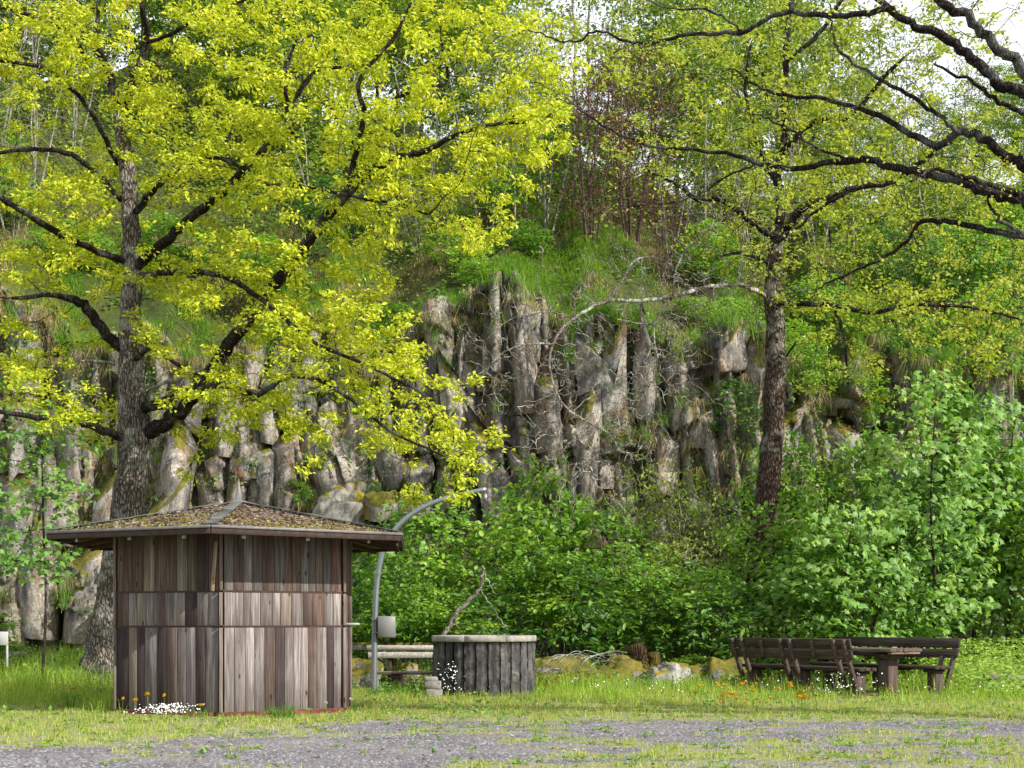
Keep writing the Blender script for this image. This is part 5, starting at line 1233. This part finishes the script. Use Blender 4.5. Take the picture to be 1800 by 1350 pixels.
# taller meadow behind and by the kiosk
def pm(x, y):
    a = np.clip((y - 20.6 - .02 * x ** 2 * 0) / 1.5, 0, 1) * (x > -1.9) + (y > 20.5) * (x < -5.2) + (np.hypot(x - KX, y - KY) < 2.25) * (x < -3.3) * .8
    a = a * (.25 + .75 * (fbm(x * 1.3 + 8, y * 1.3, o=3) > .45)); a = np.where((np.abs(x + 1.6) < 2.0) & (y < 23.6) & (y > 19), a * .15, a)
    return np.clip(a, 0, 1) * np.where(under_set(x, y), .06, 1)
x, y = scatter(15000, -13, 14, 18.5, 31, g, pm, 5, .06); n = len(x)
H = g.uniform(.14, .42, n) * (.45 + 1.0 * fbm(x * .7, y * .7, o=2)) * np.where(x < -5, 1.7, 1) * np.clip(.5 + (y - 21) / 5, .5, 1.15); V, F_ = blades(np.stack([x, y, gz(x, y)], -1), H, g.uniform(.007, .014, n), .5, g)
tag(part('meadow_grass', V, F_, M['grass']), 'tall fresh meadow grass around the benches and boulders', kind='stuff'); print('meadow', n)
# tussocks at the kiosk foot
tu = []
for (px, d, cnt, hh) in [(500, 17.95, 60, .26), (480, 18.1, 40, .2), (250, 18.9, 70, .30), (225, 19.3, 60, .28), (290, 18.6, 50, .2), (355, 18.1, 40, .16), (128, 20.2, 40, .34), (112, 20.3, 25, .3), (620, 19.4, 40, .2), (665, 23.3, 50, .28), (700, 23.6, 40, .26)]:
    X0 = (px - 900) / F * d; tu.append(np.stack([g.normal(X0, .09, cnt), g.normal(d, .06, cnt), np.zeros(cnt), hh * g.uniform(.5, 1.1, cnt)], -1))
tu = np.concatenate(tu); V, F_ = blades(tu[:, :3], tu[:, 3], g.uniform(.008, .014, len(tu)), .45, g); tag(part('grass_tussocks', V, F_, M['lush_grass']), 'green grass tussocks at the foot of the kiosk', kind='stuff')
# broad-leaved herbs
def ph(x, y): return np.clip((y - 24.0) / 1.5, 0, 1) * (.3 + .7 * (fbm(x * .9 + 3, y * .9, o=2) > .48)) + (y > 22.8) * (x > 7.6) + (x < -1.6) * (x > -2.4) * (y > 22.5) * .8 + .12 * (greenness(x, y) > .5)
x, y = scatter(9000, -14, 15, 18, 34, g, ph, 6, .10); n = len(x); Hh = g.random(n) * (.12 + .42 * np.clip((y - 22) / 5, 0, 1))
C = np.stack([x, y, gz(x, y) + Hh * .8 + .01], -1); D = g.normal(0, 1, (n, 3)) * [1, 1, .35]; U = np.array([0, -.4, 1.]) + g.normal(0, .4, (n, 3)); L = g.uniform(.04, .10, n)
V, F_ = leaves(C, D, U, L, L * .6); tag(part('ground_herbs', V, F_, M['herb']), 'leafy herbs and nettles at the foot of the bushes', kind='stuff')
def pr_(x, y): return ((x > 7.9) * (y > 22.5)).astype(float)
x, y = scatter(3200, 7.8, 13, 22.5, 29, g, pr_, 6, .10); n = len(x); Hh = g.random(n) * (.15 + .75 * np.clip((y - 22.5) / 5, 0, 1))
C = np.stack([x, y, gz(x, y) + Hh + .01], -1); D = g.normal(0, 1, (n, 3)) * [1, 1, .35]; U = np.array([0, -.4, 1.]) + g.normal(0, .4, (n, 3)); L = g.uniform(.05, .11, n)
V, F_ = leaves(C, D, U, L, L * .6); tag(part('nettle_bed', V, F_, M['bright_herb']), 'bright bed of knee-high herbs right of the picnic benches', kind='stuff')
# dead leaves
x, y = scatter(9000, -10, 11, 11.3, 26, g, lambda x, y: .25 + .75 * under_set(x, y) + .35 * (fbm(x * 1.5, y * 1.5, o=2) > .5)); n = len(x)
x2 = g.uniform(-1, 3.4, 1500); q2 = g.uniform(.1, 2.5, 1500); xx = A0[0] + uvec[0] * x2 + pvec[0] * q2; yy = A0[1] + uvec[1] * x2 + pvec[1] * q2; x = np.concatenate([x, xx]); y = np.concatenate([y, yy]); n = len(x)
C = np.stack([x, y, gz(x, y) + .008], -1); D = g.normal(0, 1, (n, 3)) * [1, 1, .1]; U = np.array([0, 0, 1.]) + g.normal(0, .35, (n, 3)); L = g.uniform(.02, .06, n)
V, F_ = leaves(C, D, U, L, L * .6); tag(part('fallen_leaves', V, F_, M['litter']), 'dry brown leaves strewn over gravel and turf', kind='stuff')
# loose stones
n = 34000; x = g.uniform(-7.5, 8, n); y = 11.2 + 7.5 * g.random(n) ** 1.3; k = (g.random(n) < 1.15 - greenness(x, y)) & (np.abs(x) < y * .4 + .6) & ~blocked(x, y); x = x[k]; y = y[k]; n = len(x)
r_ = g.uniform(.006, .018, n); z = gz(x, y); b = np.array([(-1, -1, 0), (1, -1, 0), (1, 1, 0), (-1, 1, 0), (0, 0, .9)]) + 0
an = g.uniform(0, 6.28, n); VV = np.zeros((n, 5, 3)); bb = b[None] * (1 + g.uniform(-.4, .4, (n, 5, 3)))
VV[..., 0] = bb[..., 0] * np.cos(an)[:, None] - bb[..., 1] * np.sin(an)[:, None]; VV[..., 1] = bb[..., 0] * np.sin(an)[:, None] + bb[..., 1] * np.cos(an)[:, None]; VV[..., 2] = bb[..., 2]
VV = VV * r_[:, None, None] + np.stack([x, y, z], -1)[:, None]; T_ = np.array([(0, 1, 4), (1, 2, 4), (2, 3, 4), (3, 0, 4)])
M['gravel'] = leaf_mat('gravel', [(.10, .10, .11), (.19, .185, .20), (.36, .34, .34)], .0, .2, 1, 2)
tag(part('gravel', VV.reshape(-1, 3), (np.arange(n)[:, None, None] * 5 + T_[None]).reshape(-1, 3), M['gravel']), 'loose grey gravel on the drive', kind='stuff')

# ---------------------------------------------------------------- grass, moss and scrub on the cliff top and hillside
g = np.random.default_rng(202)
n = 40000; x = g.uniform(-18, 18, n); y = 35.9 + 7.9 * g.random(n) ** 1.7; den = fbm(x * .9, y * .7 + 4, o=3); k = den > np.where(y < 37.4, .40, .45); x = x[k]; y = y[k]
green = (fbm(x * .45 + 3, y * .5, o=2) + .30 * np.exp(-((x - 2.3) / 2.4) ** 2)) > .56
for nm, mt, kk, hh in (('bank_grass', 'lush_grass', green, .7), ('dry_bank_grass', 'dry_grass', ~green, .45)):
    xx = np.repeat(x[kk], 2) + g.normal(0, .05, kk.sum() * 2); yy = np.repeat(y[kk], 2) + g.normal(0, .05, kk.sum() * 2); m_ = len(xx)
    C = np.stack([xx, yy, hillz(xx, np.maximum(yy, 36.9)) - .03 - .5 * np.clip(36.9 - yy, 0, 1)], -1); H = hh * g.uniform(.3, 1, m_)
    V, F_ = blades(C, H, g.uniform(.014, .026, m_), .8, g, droop=.75); V = V.reshape(-1, 5, 3); V[:, 2:, 1] -= .12 * H[:, None]; V[:, 4, 1] -= .2 * H; V[:, 4, 2] -= .25 * H
    tag(part(nm, V.reshape(-1, 3), F_, M[mt]), {'bank_grass': 'long bright green grass on the steep bank above the cliff', 'dry_bank_grass': 'tangled straw-coloured grass on the bank above the cliff'}[nm], kind='stuff')
# hanging tufts on ledges of the face
n = 1500; x = g.uniform(-15, 15, n); z = g.uniform(1.5, 10.5, n); m_ = z < rim(x); x = x[m_]; z = z[m_]; k = fbm(x * .6 + 2, z * 1.4, o=3) > .52; x = x[k]; z = z[k]
xr = g.uniform(-15, 16, 420); x = np.concatenate([x, xr]); z = np.concatenate([z, rim(xr) - np.abs(g.normal(0, .45, 420)) + .1])
x = np.concatenate([x, g.normal(2.4, .35, 26), g.normal(1.9, .2, 14)]); z = np.concatenate([z, g.normal(8.3, .1, 26), g.normal(8.2, .1, 14)])
yv = facefull(x, z) - .06; gr = (g.random(len(x)) < .5) | (np.arange(len(x)) >= len(x) - 40)
for nm, mt, kk in (('ledge_grass', 'lush_grass', gr), ('hanging_dry_grass', 'dry_grass', ~gr)):
    q = 34; X0 = np.repeat(x[kk], q); Y0 = np.repeat(yv[kk], q); Z0 = np.repeat(z[kk], q); m_ = len(X0); hang = mt == 'dry_grass'
    C = np.stack([X0 + g.normal(0, .10, m_), Y0 + g.normal(0, .10, m_), Z0 + g.normal(0, .04, m_)], -1); H = g.uniform(.2, .65, m_)
    V, F_ = blades(C, H, g.uniform(.010, .018, m_), .7, g); V = V.reshape(-1, 5, 3)
    if hang: V[:, 2:4, 2] -= (.5 * H)[:, None]; V[:, 4, 2] -= 1.6 * H; V[:, 2:, 1] -= .15
    tag(part(nm, V.reshape(-1, 3), F_, M[mt]), {'ledge_grass': 'green grass tufts growing on the rock ledges', 'hanging_dry_grass': 'dry grass hanging from the rock ledges'}[nm], kind='stuff')
# moss and leafy cover on the face
n = 60000; x = g.uniform(-16, 16, n); z = g.uniform(0, 11, n); k = (z < rim(x) + .4) & (fbm(x * .7 + 12, z * 1.1, o=4) > .54 - .20 * np.clip((x - 4.8) / 2.5, 0, 1) - .05 * (z > rim(x) - 1.3)); x = x[k]; z = z[k]; n = len(x)
C = np.stack([x, facefull(x, z) - g.uniform(.0, .25, n), z], -1); D = g.normal(0, .6, (n, 3)) + [0, -.5, -.1]; U = np.array([0, -.3, 1.]) + g.normal(0, .5, (n, 3)); L = g.uniform(.05, .13, n)
V, F_ = leaves(C, D, U, L, L * .55); tag(part('cliff_herbs', V, F_, M['herb']), 'small herbs and ivy clinging to the cliff', kind='stuff')
# scrub covering the hill
n = 95000; x = g.uniform(-27, 27, n); y = 38.5 + 22 * g.random(n) ** 1.2; md = np.clip((fbm(x * .5 + 4, y * .42, o=3) - .38) * 9, 0, 1) * np.clip((y - 39.8 + 1.0 * np.clip(-x / 8, 0, 1) + 1.5 * np.clip((x - 5) / 4, 0, 1) - 4 * np.exp(-((x - 2.6) / 1.9) ** 2)) / 2.0, 0, 1); k = (g.random(n) < .25 + md) & (np.abs(x) < y * .43); md = md[k]; x = x[k]; y = y[k]; n = len(x); hgt = (1 - g.random(n) ** 2.2) * (.15 + 2.3 * md * (.5 + fbm(x * 1.7, y * 1.7, o=2)))
C = np.stack([x, y, hillz(x, y) + hgt], -1); D = g.normal(0, 1, (n, 3)) * [1, 1, .4]; U = np.array([0, -.4, 1.]) + g.normal(0, .4, (n, 3)); L = g.uniform(.09, .20, n)
V, F_ = leaves(C, D, U, L, L * .6); tag(part('hillside_scrub', V, F_, M['far_leaf']), 'low green scrub covering the hillside', kind='stuff')

# ---------------------------------------------------------------- flowers
def flower_proto(name, mat, seed, r_=.022, h=.22):
    rt = root(name); g = np.random.default_rng(seed)
    V, fs = tube(np.array([[0, 0, 0], [.008, 0, h * .5], [0, .006, h]]), np.array([.004, .0035, .003]), 5); part('stem', V, fs, M['stem'], rt)
    n = 22; a = np.arange(n) / n * 6.28 * 2.6; el = np.linspace(.1, 1.2, n); D = np.stack([np.cos(a) * np.cos(el), np.sin(a) * np.cos(el), np.sin(el)], -1)
    L = np.full(n, r_); V, F_ = leaves(np.tile([0, .006, h - .004], (n, 1)).astype(float), D, np.array([0, 0, 1.]) + g.normal(0, .1, (n, 3)), L, L * .42); part('flower_head', V, F_, mat, rt); return rt
def ball_proto(name, mat, r_=.026, h=.2):
    rt = root(name); V, fs = tube(np.array([[0, 0, 0], [.006, 0, h * .5], [0, 0, h]]), np.array([.003, .003, .003]), 5); part('stem', V, fs, M['stem'], rt)
    g = np.random.default_rng(5); D = norm(g.normal(0, 1, (46, 3))); L = np.full(46, r_); V, F_ = leaves(np.tile([0, 0, h], (46, 1)).astype(float), D, g.normal(0, 1, (46, 3)), L, L * .5); part('seed_head', V, F_, mat, rt); return rt
dy = flower_proto('dandelion', M['flower_yellow'], 1, .05, .22); dor = flower_proto('hawkweed', M['flower_orange'], 2, .045, .2); dc = ball_proto('dandelion_clock', M['clock'])
for px, py, d, lb in [(129, 1211, 20.2, 'yellow dandelion highest of the pair left of the kiosk, standing over the log'), (104, 1238, 19.8, 'yellow dandelion farthest left, low in the grass'), (238, 1231, 18.6, 'yellow dandelion left of the white chickweed patch'), (260, 1222, 18.5, 'large yellow dandelion over the white chickweed patch'), (353, 1240, 17.8, 'orange-yellow dandelion in front of the kiosk front corner'), (216, 1229, 18.6, 'small dandelion at the left kiosk corner'), (289, 1224, 18.5, 'small closed dandelion right of the big one at the kiosk')]:
    h = W3(px, py, d)[2]; place(dy, ((px - 900) / F * d, d, 0), rng.uniform(0, 6), (1, 1, h / .22) if px not in (216, 289) else (.6, .6, h / .22), lb, 'flower', 'dandelions by the kiosk')
g = np.random.default_rng(77)
for q in range(46):
    px = g.choice([g.normal(1300, 18), g.normal(1410, 14), g.normal(1270, 30), g.normal(1360, 25)]); py = g.uniform(1195, 1245); d = 1.25 * F / (py + 14 - HY)
    if d > 26: d = 26
    kd = dor if q % 3 else dy
    place(kd, ((px - 900) / F * d, d, 0), g.uniform(0, 6), g.uniform(.8, 1.2), 'orange-yellow meadow flower in the grass in front of the left picnic bench' , 'flower', 'orange flowers before the benches')
for q in range(26):
    if q < 9: px = g.uniform(1000, 1250); py = g.uniform(1175, 1200)
    elif q < 14: px = g.uniform(1040, 1560); py = g.uniform(1200, 1250)
    else: px = g.uniform(330, 1100); py = g.uniform(1235, 1330)
    d = min(1.25 * F / (py + 12 - HY), 26.5); x_ = (px - 900) / F * d
    if blocked(np.array([x_]), np.array([d]))[0]: continue
    place(dc, (x_, d, 0), g.uniform(0, 6), (1, 1, .9) if py < 1250 else (.9, .9, .45), 'fluffy white dandelion clock standing in the grass' if q < 14 else 'fluffy white dandelion clock at the gravel edge in front', 'flower', 'dandelion clocks in the meadow' if q < 14 else 'dandelion clocks at the gravel edge')
def petals(name, n, fx, label):
    C = fx(n); D = g.normal(0, 1, (len(C), 3)) + [0, -.2, .3]; U = np.array([0, -.8, .8]) + g.normal(0, .3, (len(C), 3)); L = g.uniform(.018, .032, len(C)); V, F_ = leaves(C, D, U, L, L * .9); tag(part(name, V, F_, M['flower_white']), label, kind='stuff')
petals('chickweed_flowers', 230, lambda n: np.stack([g.normal((297 - 900) / F * 18.2, .2, n), g.normal(18.15, .12, n), g.uniform(.05, .17, n)], -1), 'patch of tiny white chickweed flowers at the kiosk foot')
petals('stitchwort_flowers', 60, lambda n: np.stack([g.normal((790 - 900) / F * 22.7, .12, n), g.normal(22.75, .06, n), g.uniform(.1, .62, n)], -1), 'white flowers standing against the dark fountain stones')
petals('meadow_flowers', 160, lambda n: np.stack([g.uniform(1.0, 8.6, n), g.uniform(22, 26, n), g.uniform(.1, .3, n)], -1), 'scattered small white flowers in the meadow')
petals('bench_flowers', 60, lambda n: np.stack([g.normal(5.3, .25, n), g.normal(22.3, .1, n), g.uniform(.1, .45, n)], -1), 'white flowers in front of the near bench end')
petals('shade_flowers', 70, lambda n: np.stack([g.uniform(-9, -6.8, n), g.normal(23.6, .2, n), g.uniform(.03, .16, n)], -1), 'tiny white flowers along the shaded log')
print('done', sum(len(m.polygons) for m in bpy.data.meshes))
